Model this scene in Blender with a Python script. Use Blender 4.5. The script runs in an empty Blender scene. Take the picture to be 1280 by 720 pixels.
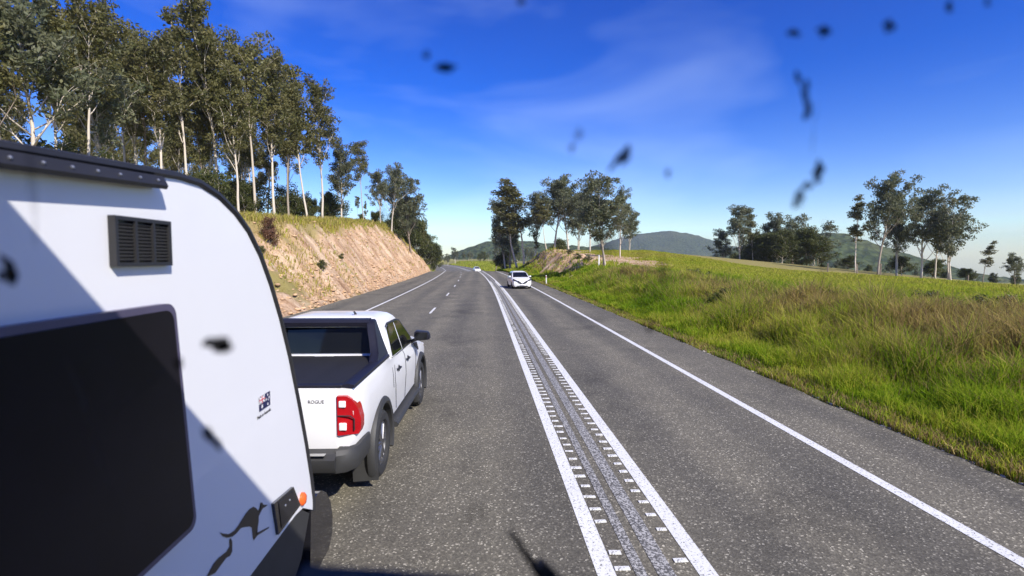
import bpy, bmesh, math, random
import numpy as np
from mathutils import Vector, Matrix

# ------------------------------------------------------------------ camera, light, sky, exposure
S = bpy.context.scene
COL = S.collection
R = math.radians
EYE = 2.7
cd = bpy.data.cameras.new('camera'); cam = bpy.data.objects.new('camera', cd); COL.objects.link(cam)
cam.location = (0, 0, EYE); cam.rotation_euler = (R(90 - 3.309), 0, R(-3.303))
cd.sensor_width = 36.0; cd.lens = 18.0; cd.clip_start = 0.05; cd.clip_end = 9000
cd.dof.use_dof = True; cd.dof.focus_distance = 14.0; cd.dof.aperture_fstop = 2.2
S.camera = cam

SUN = Vector((-0.72, 1.0, -1.0)).normalized()          # the way the sunlight travels
elev = math.asin(-SUN.z); azim = math.atan2(-SUN.x, -SUN.y)
W = bpy.data.worlds.new('World'); S.world = W; W.use_nodes = True
nt = W.node_tree; nt.nodes.clear()
N = nt.nodes.new; L = nt.links.new
sky = N('ShaderNodeTexSky'); sky.sky_type = 'NISHITA'; sky.sun_disc = False
sky.sun_elevation = elev; sky.sun_rotation = azim; sky.altitude = 0
sky.air_density = 1.0; sky.dust_density = 0.35; sky.ozone_density = 3.0
hs = N('ShaderNodeHueSaturation'); hs.inputs['Saturation'].default_value = 1.35; hs.inputs['Hue'].default_value = 0.528
vm = N('ShaderNodeVectorMath'); vm.operation = 'SCALE'; vm.inputs['Scale'].default_value = 0.11; L(sky.outputs[0], vm.inputs[0])
gm0 = N('ShaderNodeGamma'); gm0.inputs['Gamma'].default_value = 1.27; L(vm.outputs[0], gm0.inputs['Color'])
vm2 = N('ShaderNodeVectorMath'); vm2.operation = 'SCALE'; vm2.inputs['Scale'].default_value = 10.8; L(gm0.outputs[0], vm2.inputs[0]); L(vm2.outputs[0], hs.inputs['Color'])
tc = N('ShaderNodeTexCoord'); mp = N('ShaderNodeMapping'); mp.inputs['Scale'].default_value = (2.2, 0.7, 6.0); mp.inputs['Rotation'].default_value = (0, 0.35, 0.5)
L(tc.outputs['Generated'], mp.inputs['Vector'])
nz = N('ShaderNodeTexNoise'); nz.inputs['Scale'].default_value = 1.2; nz.inputs['Detail'].default_value = 3.5; nz.inputs['Distortion'].default_value = 0.5
L(mp.outputs[0], nz.inputs['Vector'])
rp = N('ShaderNodeValToRGB'); rp.color_ramp.elements[0].position = 0.45; rp.color_ramp.elements[1].position = 0.80
rp.color_ramp.elements[0].color = (0, 0, 0, 1); rp.color_ramp.elements[1].color = (0.17, 0.17, 0.17, 1)
L(nz.outputs['Fac'], rp.inputs['Fac'])
mx = N('ShaderNodeMix'); mx.data_type = 'RGBA'
L(rp.outputs['Color'], mx.inputs['Factor']); L(hs.outputs[0], mx.inputs['A']); mx.inputs['B'].default_value = (6.0, 7.4, 9.0, 1)
bg = N('ShaderNodeBackground'); bg.inputs['Strength'].default_value = 0.135
ow = N('ShaderNodeOutputWorld'); L(mx.outputs['Result'], bg.inputs['Color']); L(bg.outputs[0], ow.inputs['Surface'])

ld = bpy.data.lights.new('sun', 'SUN'); ld.energy = 4.8; ld.angle = R(0.53); ld.color = (1.0, 0.94, 0.84)
sun = bpy.data.objects.new('sun', ld); COL.objects.link(sun); sun.location = (40, -60, 80)
sun.rotation_euler = SUN.to_track_quat('-Z', 'Y').to_euler()

S.view_settings.view_transform = 'Standard'; S.view_settings.look = 'None'
S.view_settings.exposure = 0.55; S.view_settings.gamma = 1.0
S.render.engine = 'CYCLES'
S.cycles.max_bounces = 6; S.cycles.diffuse_bounces = 2; S.cycles.glossy_bounces = 3; S.cycles.transmission_bounces = 3
S.cycles.volume_bounces = 0; S.cycles.transparent_max_bounces = 32
S.cycles.use_denoising = True; S.cycles.sample_clamp_indirect = 4.0; S.cycles.caustics_reflective = False; S.cycles.caustics_refractive = False

# ------------------------------------------------------------------ numeric noise
def _h(ix, iy, seed):
    n = (ix.astype(np.int64) * 374761393 + iy.astype(np.int64) * 668265263 + seed * 1442695041) & 0x7fffffff
    n = ((n ^ (n >> 13)) * 1274126177) & 0x7fffffff
    return ((n ^ (n >> 16)) & 0xffff) / 65535.0
def noise(x, y, seed=0):
    x = np.asarray(x, float); y = np.asarray(y, float)
    ix = np.floor(x); iy = np.floor(y); fx = x - ix; fy = y - iy
    fx = fx * fx * (3 - 2 * fx); fy = fy * fy * (3 - 2 * fy)
    a = _h(ix, iy, seed); b = _h(ix + 1, iy, seed); c = _h(ix, iy + 1, seed); d = _h(ix + 1, iy + 1, seed)
    return (a + (b - a) * fx) * (1 - fy) + (c + (d - c) * fx) * fy
def fbm(x, y, seed=0, o=4):
    t = 0; a = 0.5
    for k in range(o):
        t = t + a * noise(x, y, seed + k * 17); x = x * 2.03; y = y * 2.03; a *= 0.5
    return t
def sstep(a, b, x):
    t = np.clip((np.asarray(x, float) - a) / (b - a), 0, 1); return t * t * (3 - 2 * t)

# ------------------------------------------------------------------ lay of the land
def bend(y):                                             # the road curves gently to the left far ahead
    y = np.clip(np.asarray(y, float), None, 330); return -3.2e-4 * np.clip(y - 30, 0, None) ** 2
def road_z(y):
    y = np.asarray(y, float); return -1.25 * sstep(104, 152, y)
YL = [-60, 10, 25, 34, 45, 55, 70, 90, 104, 110, 115, 120, 127, 140, 170, 320, 600]
HL = [3.4, 4.0, 4.8, 5.1, 5.7, 6.3, 7.3, 8.4, 7.7, 5.7, 3.3, 1.1, 0, -.7, -1.1, .6, 1.5]
YR = [-60, 10, 23, 28.5, 33, 38, 44, 52, 59, 68, 81, 92, 101, 110, 118, 130, 170, 320, 600]
HR = [1.05, 1.05, 1.0, 1.1, 1.2, 1.3, 1.35, 1.55, 1.8, 2.55, 3.45, 4.2, 3.7, 1.6, .1, -.7, -1.1, .6, 1.5]
def ground_z(x, y, detail=True):
    x = np.asarray(x, float); y = np.asarray(y, float)
    s = x - bend(y); rz = road_z(y)
    # left side: cut face then wooded plateau
    h = np.interp(y, YL, HL)
    k = .80 + 1.0 * (1 - sstep(18, 40, y))
    q = np.clip((-9.35 - s) / np.maximum(np.abs(h) * k, 1.5), 0, 1)
    f = 0.86 * q + 0.14 * q * q * (3 - 2 * q)
    zl = rz + (h - rz) * f + np.clip(-9.35 - s - np.abs(h) * k, 0, 60) * 0.035
    face = sstep(0.02, .12, q) * (1 - sstep(.9, 1.0, q)) * sstep(1.0, 3, h)
    rid = np.abs(2 * fbm(y * .42 + .12 * s, s * .10, 5, 4) - 1)
    if detail:
        zl = zl + face * ((rid - .25) * 1.7 + (fbm(x * 1.7, y * 1.7, 9, 3) - .44) * .75) + sstep(.5, 1, q) * (fbm(x * .35, y * .35, 3, 3) - .44) * .9
    # right side: grassy bank, crest about 28 m out, falling away behind
    h = np.interp(y, YR, HR)
    q = np.clip((s - 6.9) / 21.0, 0, 1)
    soft = .86 * sstep(.05, .27, q) + .14 * q                # a short steep face, then an even paddock
    steep = sstep(.06, .34, q)
    m = sstep(48, 68, y)
    zr = rz + (h - rz) * (soft * (1 - m) + steep * m)
    zr = np.where(s > 30, np.maximum(zr - (s - 30) * .09, np.minimum(zr, -.045 * (s - 30))), zr)      # a valley falls away beyond the crest
    if detail:
        rb = fbm(x * .9, y * .9, 21, 4) - .44
        zr = zr + sstep(.02, .1, q) * (1 - sstep(25, 60, s)) * rb * (.25 + m * (1 - sstep(105, 120, y)) * 1.5 * (1 - sstep(.3, .5, q)))
    z = np.where(s < -9.35, zl, np.where(s > 6.9, zr, rz))
    z = np.where((s >= -9.35) & (s <= 6.9), rz - .06, z)
    z = np.where((s > 6.3) & (s <= 6.9), rz - .06 + .06 * (s - 6.3) / .6, z)
    far = sstep(420, 900, np.hypot(x, y))
    return z * (1 - far) + far * (2.0 - .045 * np.clip(s - 30, 0, None))
def gz(x, y): return float(ground_z(x, y))

# ------------------------------------------------------------------ helpers
MATS = {}
def new_mat(name):
    m = bpy.data.materials.new(name); m.use_nodes = True; MATS[name] = m
    return m, m.node_tree, m.node_tree.nodes['Principled BSDF']
def setp(b, **k):
    for a, v in k.items():
        a = {'color': 'Base Color', 'rough': 'Roughness', 'metal': 'Metallic', 'coat': 'Coat Weight', 'spec': 'Specular IOR Level', 'coatr': 'Coat Roughness', 'trans': 'Transmission Weight'}[a]
        b.inputs[a].default_value = (*v, 1) if a == 'Base Color' else v
def nd(t, kind, **k):
    n = t.nodes.new(kind)
    for a, v in k.items():
        if a in n.inputs: n.inputs[a].default_value = v
        else: setattr(n, a, v)
    return n
def ramp(t, fac, stops):
    r = t.nodes.new('ShaderNodeValToRGB'); e = r.color_ramp.elements
    while len(e) < len(stops): e.new(.5)
    for i, (p, c) in enumerate(stops):
        e[i].position = p; e[i].color = (*c, 1) if len(c) == 3 else c
    t.links.new(fac, r.inputs['Fac']); return r.outputs['Color']
def mixc(t, fac, a, b, mode='MIX'):
    n = t.nodes.new('ShaderNodeMix'); n.data_type = 'RGBA'; n.blend_type = mode
    for s, v in (('Factor', fac), ('A', a), ('B', b)):
        if hasattr(v, 'links'): t.links.new(v, n.inputs[s])
        else: n.inputs[s].default_value = v if s == 'Factor' else (*v, 1)
    return n.outputs['Result']
def tex(t, scale, detail=4, rough=.55, vec=None, obj=True):
    n = nd(t, 'ShaderNodeTexNoise', Scale=scale, Detail=detail, Roughness=rough)
    if vec is None:
        c = t.nodes.new('ShaderNodeTexCoord'); vec = c.outputs['Object']
    t.links.new(vec, n.inputs['Vector']); return n.outputs['Fac']
def bump(t, b, h, strength=.3, dist=.02):
    n = nd(t, 'ShaderNodeBump', Strength=strength, Distance=dist)
    t.links.new(h, n.inputs['Height']); t.links.new(n.outputs[0], b.inputs['Normal'])
def plain(name, color, rough=.5, metal=0., coat=0., var=.12, scale=6., spec=.5):
    m, t, b = new_mat(name); setp(b, color=color, rough=rough, metal=metal, coat=coat, spec=spec)
    n = tex(t, scale, 5)
    lo = tuple(c * (1 - var) for c in color); hi = tuple(min(1, c * (1 + var)) for c in color)
    t.links.new(ramp(t, n, [(.3, lo), (.7, hi)]), b.inputs['Base Color'])
    return m

def tag(o, label=None, cat=None, group=None, kind=None):
    for k, v in (('label', label), ('category', cat), ('group', group), ('kind', kind)):
        if v: o[k] = v
    return o
def link_mesh(name, me, mat, parent=None):
    o = bpy.data.objects.new(name, me); COL.objects.link(o)
    if mat is not None and len(me.materials) == 0: me.materials.append(mat)
    if parent is not None: o.parent = parent
    return o
def obj(name, bm, mat, parent=None, smooth=None):
    me = bpy.data.meshes.new(name); bmesh.ops.recalc_face_normals(bm, faces=bm.faces[:]); bm.to_mesh(me); bm.free()
    if smooth is not None:
        me.polygons.foreach_set('use_smooth', [True] * len(me.polygons)); me.set_sharp_from_angle(angle=R(smooth))
    return link_mesh(name, me, mat, parent)
def empty(name, loc=(0, 0, 0), rz=0):
    o = bpy.data.objects.new(name, None); o.empty_display_size = .2; COL.objects.link(o)
    o.location = loc; o.rotation_euler = (0, 0, rz); return o
def np_mesh(name, v, faces, smooth=False):
    """v (N,3); faces (M,k) with one k"""
    me = bpy.data.meshes.new(name); v = np.asarray(v, np.float32); f = np.asarray(faces, np.int32); k = f.shape[1]
    me.vertices.add(len(v)); me.vertices.foreach_set('co', v.ravel())
    me.loops.add(f.size); me.loops.foreach_set('vertex_index', f.ravel())
    me.polygons.add(len(f)); me.polygons.foreach_set('loop_start', np.arange(0, f.size, k, dtype=np.int32))
    me.polygons.foreach_set('loop_total', np.full(len(f), k, np.int32))
    if smooth: me.polygons.foreach_set('use_smooth', np.ones(len(f), bool))
    me.update(calc_edges=True); return me
def attr(me, name, vals):
    a = me.attributes.new(name, 'FLOAT', 'POINT'); a.data.foreach_set('value', np.asarray(vals, np.float32))
def box(bm, x0, x1, y0, y1, z0, z1, bev=0):
    r = bmesh.ops.create_cube(bm, size=1.0, matrix=Matrix.Translation(((x0 + x1) / 2, (y0 + y1) / 2, (z0 + z1) / 2)) @ Matrix.Diagonal((x1 - x0, y1 - y0, z1 - z0, 1)))
    if bev:
        es = list({e for v in r['verts'] for e in v.link_edges})
        bmesh.ops.bevel(bm, geom=es, offset=bev, segments=2, affect='EDGES', profile=.5)
    return r
def prism(bm, pts, axis, a0, a1):
    """polygon pts in the two other axes, extruded along axis from a0 to a1 (a0/a1 may be functions of the point)"""
    def at(p, a):
        a = a(p) if callable(a) else a
        return {'x': (a, p[0], p[1]), 'y': (p[0], a, p[1]), 'z': (p[0], p[1], a)}[axis]
    A = [bm.verts.new(at(p, a0)) for p in pts]; B = [bm.verts.new(at(p, a1)) for p in pts]
    n = len(pts); bm.faces.new(A); bm.faces.new(B[::-1])
    for i in range(n): bm.faces.new((A[i], B[i], B[(i + 1) % n], A[(i + 1) % n]))
def tube(bm, pts, rad, seg=8, caps=True):
    pts = [Vector(p) for p in pts]; rs = rad if hasattr(rad, '__len__') else [rad] * len(pts); rings = []
    ref = Vector((.31, .17, .93))
    for i, p in enumerate(pts):
        d = (pts[min(i + 1, len(pts) - 1)] - pts[max(i - 1, 0)]).normalized()
        if abs(d.dot(ref)) > .95: ref = Vector((.9, .3, .1))
        u = d.cross(ref).normalized(); w = d.cross(u)
        rings.append([bm.verts.new(p + (u * math.cos(2 * math.pi * k / seg) + w * math.sin(2 * math.pi * k / seg)) * rs[i]) for k in range(seg)])
    for a, b in zip(rings, rings[1:]):
        for k in range(seg): bm.faces.new((a[k], a[(k + 1) % seg], b[(k + 1) % seg], b[k]))
    if caps: bm.faces.new(rings[0][::-1]); bm.faces.new(rings[-1])
def lathe(bm, prof, axis='x', seg=32, c=(0, 0, 0), closed=False):
    """prof: list of (a, r) along axis"""
    rings = []
    for a, r in prof:
        ring = []
        for k in range(seg):
            t = 2 * math.pi * k / seg; u, w = r * math.cos(t), r * math.sin(t)
            p = {'x': (a, u, w), 'y': (u, a, w), 'z': (u, w, a)}[axis]
            ring.append(bm.verts.new((p[0] + c[0], p[1] + c[1], p[2] + c[2])))
        rings.append(ring)
    prs = list(zip(rings, rings[1:])) + ([(rings[-1], rings[0])] if closed else [])
    for a, b in prs:
        for k in range(seg): bm.faces.new((a[k], a[(k + 1) % seg], b[(k + 1) % seg], b[k]))
    if not closed: bm.faces.new(rings[0][::-1]); bm.faces.new(rings[-1])
def loft(bm, rings):
    V = [[bm.verts.new(p) for p in r] for r in rings]; n = len(V[0])
    for a, b in zip(V, V[1:]):
        for k in range(n): bm.faces.new((a[k], a[(k + 1) % n], b[(k + 1) % n], b[k]))
    bm.faces.new(V[0][::-1]); bm.faces.new(V[-1])
def bool_cut(o, cutter_bm):
    """cut a closed solid out of o (wheel arches)"""
    me = bpy.data.meshes.new('cut'); bmesh.ops.recalc_face_normals(cutter_bm, faces=cutter_bm.faces[:]); cutter_bm.to_mesh(me); cutter_bm.free()
    c = bpy.data.objects.new('cut', me); COL.objects.link(c); c.parent = o.parent
    m = o.modifiers.new('b', 'BOOLEAN'); m.object = c; m.operation = 'DIFFERENCE'; m.solver = 'EXACT'
    bpy.context.view_layer.update()
    dg = bpy.context.evaluated_depsgraph_get(); new = bpy.data.meshes.new_from_object(o.evaluated_get(dg))
    o.modifiers.clear(); old = o.data; o.data = new; bpy.data.meshes.remove(old); bpy.data.objects.remove(c); bpy.data.meshes.remove(me)
    new.polygons.foreach_set('use_smooth', [True] * len(new.polygons)); new.set_sharp_from_angle(angle=R(32))
def text_obj(name, body, size, mat, parent, matrix, depth=.0015):
    cu = bpy.data.curves.new(name, 'FONT'); cu.body = body; cu.size = size; cu.extrude = depth; cu.resolution_u = 3
    t = bpy.data.objects.new(name, cu); COL.objects.link(t); bpy.context.view_layer.update()
    me = bpy.data.meshes.new_from_object(t.evaluated_get(bpy.context.evaluated_depsgraph_get()))
    bpy.data.objects.remove(t); bpy.data.curves.remove(cu); me.materials.clear()
    o = link_mesh(name, me, mat, parent); o.matrix_local = matrix; return o

# ------------------------------------------------------------------ materials
def mat_ground():
    m, t, b = new_mat('earth_and_turf'); setp(b, rough=.95, spec=.15)
    g = nd(t, 'ShaderNodeAttribute', attribute_name='soil').outputs['Fac']; d = nd(t, 'ShaderNodeAttribute', attribute_name='dry').outputs['Fac']
    c = t.nodes.new('ShaderNodeTexCoord').outputs['Object']
    green = mixc(t, tex(t, .35, 5, vec=c), (.18, .23, .022), (.30, .28, .05))
    green = mixc(t, tex(t, 4, 4, vec=c), green, (.13, .13, .035))
    dry = mixc(t, tex(t, .8, 5, vec=c), (.40, .31, .12), (.25, .19, .09))
    turf = mixc(t, d, green, dry)
    mpn = nd(t, 'ShaderNodeMapping'); mpn.inputs['Scale'].default_value = (.35, 1.2, .35); t.links.new(c, mpn.inputs['Vector'])
    soil = ramp(t, tex(t, 1.0, 8, .65, mpn.outputs[0]), [(.30, (.25, .145, .08)), (.42, (.43, .275, .165)), (.55, (.56, .39, .25)), (.70, (.70, .56, .41))])
    soil = mixc(t, ramp(t, tex(t, 5, 6, .7, c), [(.50, (0, 0, 0)), (.66, (1, 1, 1))]), soil, (.28, .17, .09))
    soil = mixc(t, ramp(t, tex(t, .5, 5, .6, c), [(.53, (0, 0, 0)), (.68, (.8, .8, .8))]), soil, (.60, .45, .30))
    t.links.new(mixc(t, g, turf, soil), b.inputs['Base Color'])
    bump(t, b, tex(t, 6, 8, .7, c), .9, .12); return m
def mat_asphalt():
    m, t, b = new_mat('chip_seal_asphalt'); setp(b, rough=.85, spec=.25)
    c = t.nodes.new('ShaderNodeTexCoord').outputs['Object']
    v = nd(t, 'ShaderNodeTexVoronoi', Scale=62.0); t.links.new(c, v.inputs['Vector'])
    sep = nd(t, 'ShaderNodeSeparateColor'); t.links.new(v.outputs['Color'], sep.inputs[0])
    chips = ramp(t, sep.outputs[0], [(0, (.098, .092, .073)), (.5, (.140, .131, .104)), (.84, (.172, .161, .127)), (.94, (.25, .235, .185)), (1, (.54, .51, .41))])
    # polished wheel tracks along each lane
    sx = nd(t, 'ShaderNodeSeparateXYZ'); t.links.new(c, sx.inputs[0])
    wob = nd(t, 'ShaderNodeMath', operation='MULTIPLY_ADD'); t.links.new(tex(t, .5, 3, .5, c), wob.inputs[0]); wob.inputs[1].default_value = .9; t.links.new(sx.outputs[0], wob.inputs[2])
    sn = nd(t, 'ShaderNodeMath', operation='MULTIPLY'); t.links.new(wob.outputs[0], sn.inputs[0]); sn.inputs[1].default_value = 3.6
    sn2 = nd(t, 'ShaderNodeMath', operation='SINE'); t.links.new(sn.outputs[0], sn2.inputs[0])
    tr_ = nd(t, 'ShaderNodeMapRange'); tr_.inputs['From Min'].default_value = -1; t.links.new(sn2.outputs[0], tr_.inputs['Value'])
    chips = mixc(t, 1.0, chips, ramp(t, tr_.outputs[0], [(0, (.84, .84, .85)), (1, (1.10, 1.09, 1.06))]), 'MULTIPLY')
    stain = ramp(t, tex(t, .33, 7, .7, c), [(.36, (.72, .72, .73)), (.46, (1, 1, 1))])
    chips = mixc(t, 1.0, chips, stain, 'MULTIPLY')
    mpn = nd(t, 'ShaderNodeMapping'); mpn.inputs['Scale'].default_value = (1.0, .05, 1); t.links.new(c, mpn.inputs['Vector'])
    streak = ramp(t, tex(t, 1.1, 4, .5, mpn.outputs[0]), [(.3, (.78, .78, .79)), (.7, (1.15, 1.13, 1.09))])
    base = mixc(t, 1.0, chips, streak, 'MULTIPLY')
    base = mixc(t, 1.0, base, ramp(t, tex(t, .6, 5, .6, c), [(.3, (.85, .85, .86)), (.7, (1.1, 1.09, 1.07))]), 'MULTIPLY')
    t.links.new(base, b.inputs['Base Color']); bump(t, b, v.outputs['Distance'], .35, .006); return m
def mat_paint_line(name, worn=.36, col=(.80, .80, .77)):
    m, t, b = new_mat(name); setp(b, rough=.7, spec=.3)
    c = t.nodes.new('ShaderNodeTexCoord').outputs['Object']
    f = ramp(t, tex(t, 38, 5, .75, c), [(worn, (0, 0, 0)), (worn + .06, (1, 1, 1))])
    dirt = mixc(t, tex(t, 1.5, 5, .6, c), col, tuple(k * .78 for k in col))
    t.links.new(mixc(t, f, (.10, .097, .09), dirt), b.inputs['Base Color']); bump(t, b, tex(t, 60, 3, .6, c), .3, .004); return m
def mat_leaf(name, a, bcol, trans=.42):
    m, t, b = new_mat(name); t.nodes.remove(b)
    r = nd(t, 'ShaderNodeAttribute', attribute_name='tint').outputs['Fac']
    oi = t.nodes.new('ShaderNodeObjectInfo').outputs['Random']
    col = mixc(t, r, a, bcol)
    hsv = nd(t, 'ShaderNodeHueSaturation'); t.links.new(col, hsv.inputs['Color'])
    mr = nd(t, 'ShaderNodeMapRange'); mr.inputs['To Min'].default_value = .8; mr.inputs['To Max'].default_value = 1.2; t.links.new(oi, mr.inputs['Value']); t.links.new(mr.outputs[0], hsv.inputs['Value'])
    d = nd(t, 'ShaderNodeBsdfPrincipled', Roughness=.5); d.inputs['Specular IOR Level'].default_value = .35; tr = nd(t, 'ShaderNodeBsdfTranslucent')
    t.links.new(hsv.outputs[0], d.inputs['Base Color']); t.links.new(hsv.outputs[0], tr.inputs['Color'])
    x = nd(t, 'ShaderNodeMixShader', Fac=trans); t.links.new(d.outputs[0], x.inputs[1]); t.links.new(tr.outputs[0], x.inputs[2])
    t.links.new(x.outputs[0], t.nodes['Material Output'].inputs['Surface']); return m
def mat_bark():
    m, t, b = new_mat('gum_bark'); setp(b, rough=.85, spec=.2)
    c = t.nodes.new('ShaderNodeTexCoord').outputs['Object']; oi = t.nodes.new('ShaderNodeObjectInfo').outputs['Random']
    mpn = nd(t, 'ShaderNodeMapping'); mpn.inputs['Scale'].default_value = (3, 3, .6); t.links.new(c, mpn.inputs['Vector'])
    pale = mixc(t, tex(t, 1.2, 5, .6, mpn.outputs[0]), (.72, .65, .55), (.50, .42, .33))
    dark = mixc(t, tex(t, 2.2, 5, .6, mpn.outputs[0]), (.26, .20, .15), (.13, .10, .08))
    f = ramp(t, oi, [(.60, (0, 0, 0)), (.85, (.85, .85, .85))])
    t.links.new(mixc(t, f, pale, dark), b.inputs['Base Color']); bump(t, b, tex(t, 9, 5, .6, mpn.outputs[0]), .5, .03); return m
def mat_paint_white():
    m, t, b = new_mat('white_car_paint'); setp(b, color=(.80, .80, .79), rough=.32, coat=.5, spec=.4); b.inputs['Coat Roughness'].default_value = .06
    c = t.nodes.new('ShaderNodeTexCoord').outputs['Object']
    t.links.new(mixc(t, tex(t, 3, 5, .6, c), (.82, .82, .81), (.74, .735, .72)), b.inputs['Base Color']); return m
def mat_caravan():
    m, t, b = new_mat('white_composite_panel'); setp(b, rough=.38, coat=.15, spec=.4)
    c = t.nodes.new('ShaderNodeTexCoord').outputs['Object']
    mpn = nd(t, 'ShaderNodeMapping'); mpn.inputs['Scale'].default_value = (1, 2.5, .5); t.links.new(c, mpn.inputs['Vector'])
    col = mixc(t, tex(t, 1.2, 5, .6, mpn.outputs[0]), (.85, .85, .86), (.80, .805, .82))
    t.links.new(col, b.inputs['Base Color']); return m
M = dict(bar=mat_paint_line('worn_bar_paint', .405), ground=mat_ground(), asphalt=mat_asphalt(), line=mat_paint_line('road_paint', .385), old=mat_paint_line('worn_road_paint', .49, (.52, .51, .48)),
         leafL=mat_leaf('olive_gum_leaves', (.092, .104, .030), (.225, .200, .078)), leafR=mat_leaf('grey_green_gum_leaves', (.090, .112, .056), (.215, .215, .120)),
         leafB=mat_leaf('dark_bush_leaves', (.055, .075, .018), (.130, .135, .040)), bark=mat_bark(),
         blade=None, white=mat_paint_white(), van=mat_caravan(),
         black=plain('black_plastic', (.022, .022, .024), .55), gloss=plain('glossy_black', (.012, .012, .016), .12, coat=.4), navy=plain('dark_sports_bar_plastic', (.013, .013, .022), .45),
         tonneau=plain('tonneau_black', (.013, .013, .015), .6, var=.2), grey=plain('dark_grey_plastic', (.034, .034, .034), .6), rubber=plain('tyre_rubber', (.022, .022, .022), .85, var=.25),
         rim=plain('dark_alloy', (.20, .20, .21), .35, .8), metal=plain('galvanised_steel', (.42, .43, .44), .4, .9), chrome=plain('silver_trim', (.6, .6, .6), .2, 1.0),
         glass=plain('tinted_glass', (.007, .008, .009), .06, spec=.35), red=plain('red_lens', (.40, .008, .012), .22, coat=.4), clear=plain('clear_lens', (.85, .83, .82), .2, coat=.4),
         orange=plain('amber_lens', (.85, .13, .02), .25, coat=.3), post=plain('white_post', (.72, .71, .68), .6), wood=plain('weathered_wood', (.16, .125, .095), .9, var=.3),
         bezel=plain('window_bezel', (.085, .075, .13), .4), acrylic=plain('dark_acrylic', (.010, .009, .013), .32, spec=.12), bluef=plain('sticker_navy', (.008, .012, .075), .4), whitef=plain('sticker_white', (.8, .8, .8), .4), redf=plain('sticker_red', (.6, .02, .03), .4),
         vinyl=plain('black_vinyl', (.014, .014, .018), .35), tank=plain('cab_paint', (.55, .55, .56), .4), bug=plain('squashed_bug', (.10, .078, .03), .8, var=.5), stone=plain('pale_stone', (.42, .38, .32), .9, var=.4, scale=12))
MATS['squashed_bug'] = M['bug']; M['bug'].node_tree.nodes['Principled BSDF'].inputs['Alpha'].default_value = .62
def mat_blade():
    m, t, b = new_mat('grass_blades'); t.nodes.remove(b)
    r = nd(t, 'ShaderNodeAttribute', attribute_name='tint').outputs['Fac']
    col = ramp(t, r, [(0, (.14, .26, .012)), (.30, (.27, .38, .022)), (.52, (.44, .43, .06)), (.72, (.44, .34, .13)), (.88, (.27, .185, .085)), (1, (.60, .48, .21))])
    d = nd(t, 'ShaderNodeBsdfDiffuse'); tr = nd(t, 'ShaderNodeBsdfTranslucent'); t.links.new(col, d.inputs[0]); t.links.new(col, tr.inputs[0])
    x = nd(t, 'ShaderNodeMixShader', Fac=.48); t.links.new(d.outputs[0], x.inputs[1]); t.links.new(tr.outputs[0], x.inputs[2])
    t.links.new(x.outputs[0], t.nodes['Material Output'].inputs['Surface']); return m
M['blade'] = mat_blade()

# ------------------------------------------------------------------ ground, road, markings
def axis(parts):
    a = [parts[0][0]]
    for lo, hi, st in parts:
        n = max(1, int(round((hi - lo) / st))); a += list(np.linspace(lo, hi, n + 1)[1:])
    return np.array(a)
sa = np.concatenate([-np.geomspace(4000, 60, 16), axis([(-60, -30, 3), (-30, -22, .8), (-22, -9.35, .26)])[1:], [-9.0, -4, 0, 4, 6.3, 6.6, 6.9], axis([(6.9, 20, .4), (20, 34, .8), (34, 60, 2.5)])[1:], np.geomspace(66, 4000, 16)])
ya = np.concatenate([[-400, -200, -100, -60], axis([(-40, 12, 4), (12, 30, .8), (30, 126, .38), (126, 180, 2), (180, 330, 10)]), np.geomspace(360, 5000, 18)])
SS, YY = np.meshgrid(sa, ya); BX = bend(YY); XX = SS + BX
ZZ = ground_z(XX, YY)
nS, nY = len(sa), len(ya)
idx = np.arange(nS * nY).reshape(nY, nS)
F = np.stack([idx[:-1, :-1], idx[:-1, 1:], idx[1:, 1:], idx[1:, :-1]], -1).reshape(-1, 4)
gm = np_mesh('ground', np.stack([XX, YY, ZZ], -1).reshape(-1, 3), F, True)
hL = np.interp(YY, YL, HL); kL = (.80 + 1.0 * (1 - sstep(18, 40, YY))); qL = (-9.2 - SS) / np.maximum(np.abs(hL) * kL, 1.5)
nn = fbm(XX * .45, YY * .45, 40, 4)
soil = sstep(-.02, .05, qL) * (1 - sstep(.86, 1.04, qL + (nn - .47) * .4)) * sstep(18, 34, YY + (nn - .47) * 60 - 10 * (1 - qL)) * (1 - sstep(120, 127, YY)) * (SS < -9.0)
soil = np.maximum(soil, (SS < -9.0) * (SS > -10.6) * (YY < 125) * sstep(.3, .5, nn + .1))
def bank_soil(s_, x_, y_):
    n_ = fbm(x_ * .45, y_ * .45, 40, 4); q_ = (s_ - 6.9) / 21
    return sstep(46, 58, y_ + (n_ - .47) * 30) * (1 - sstep(112, 122, y_)) * sstep(.09, .18, q_ + (n_ - .47) * .3) * (1 - sstep(.48, .62, q_ - .17 * (1 - sstep(70, 84, y_)) + (n_ - .47) * .45))
mR = sstep(48, 62, YY + (nn - .47) * 22) * (1 - sstep(112, 122, YY)); soilR = bank_soil(SS, XX, YY)
soil = np.maximum(soil, soilR)
soil = np.maximum(soil, (SS > 6.2) * (SS < 6.55) * .6)
dry = (SS < -9) * sstep(150, 110, YY) * (.55 + .5 * nn)
dry = np.maximum(dry, (SS > 7) * mR * .55)
dry = np.maximum(dry, (SS > 7.5) * (SS < 16) * (YY < 62) * np.clip(fbm(XX * .3, YY * .3, 66, 3) * 1.4 - .35, 0, .8))
dry = np.maximum(dry, sstep(200, 600, np.hypot(XX, YY)) * .35)
attr(gm, 'soil', np.clip(soil, 0, 1).ravel()); attr(gm, 'dry', np.clip(dry, 0, 1).ravel())
ground = tag(link_mesh('ground', gm, M['ground']), kind='structure')

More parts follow.
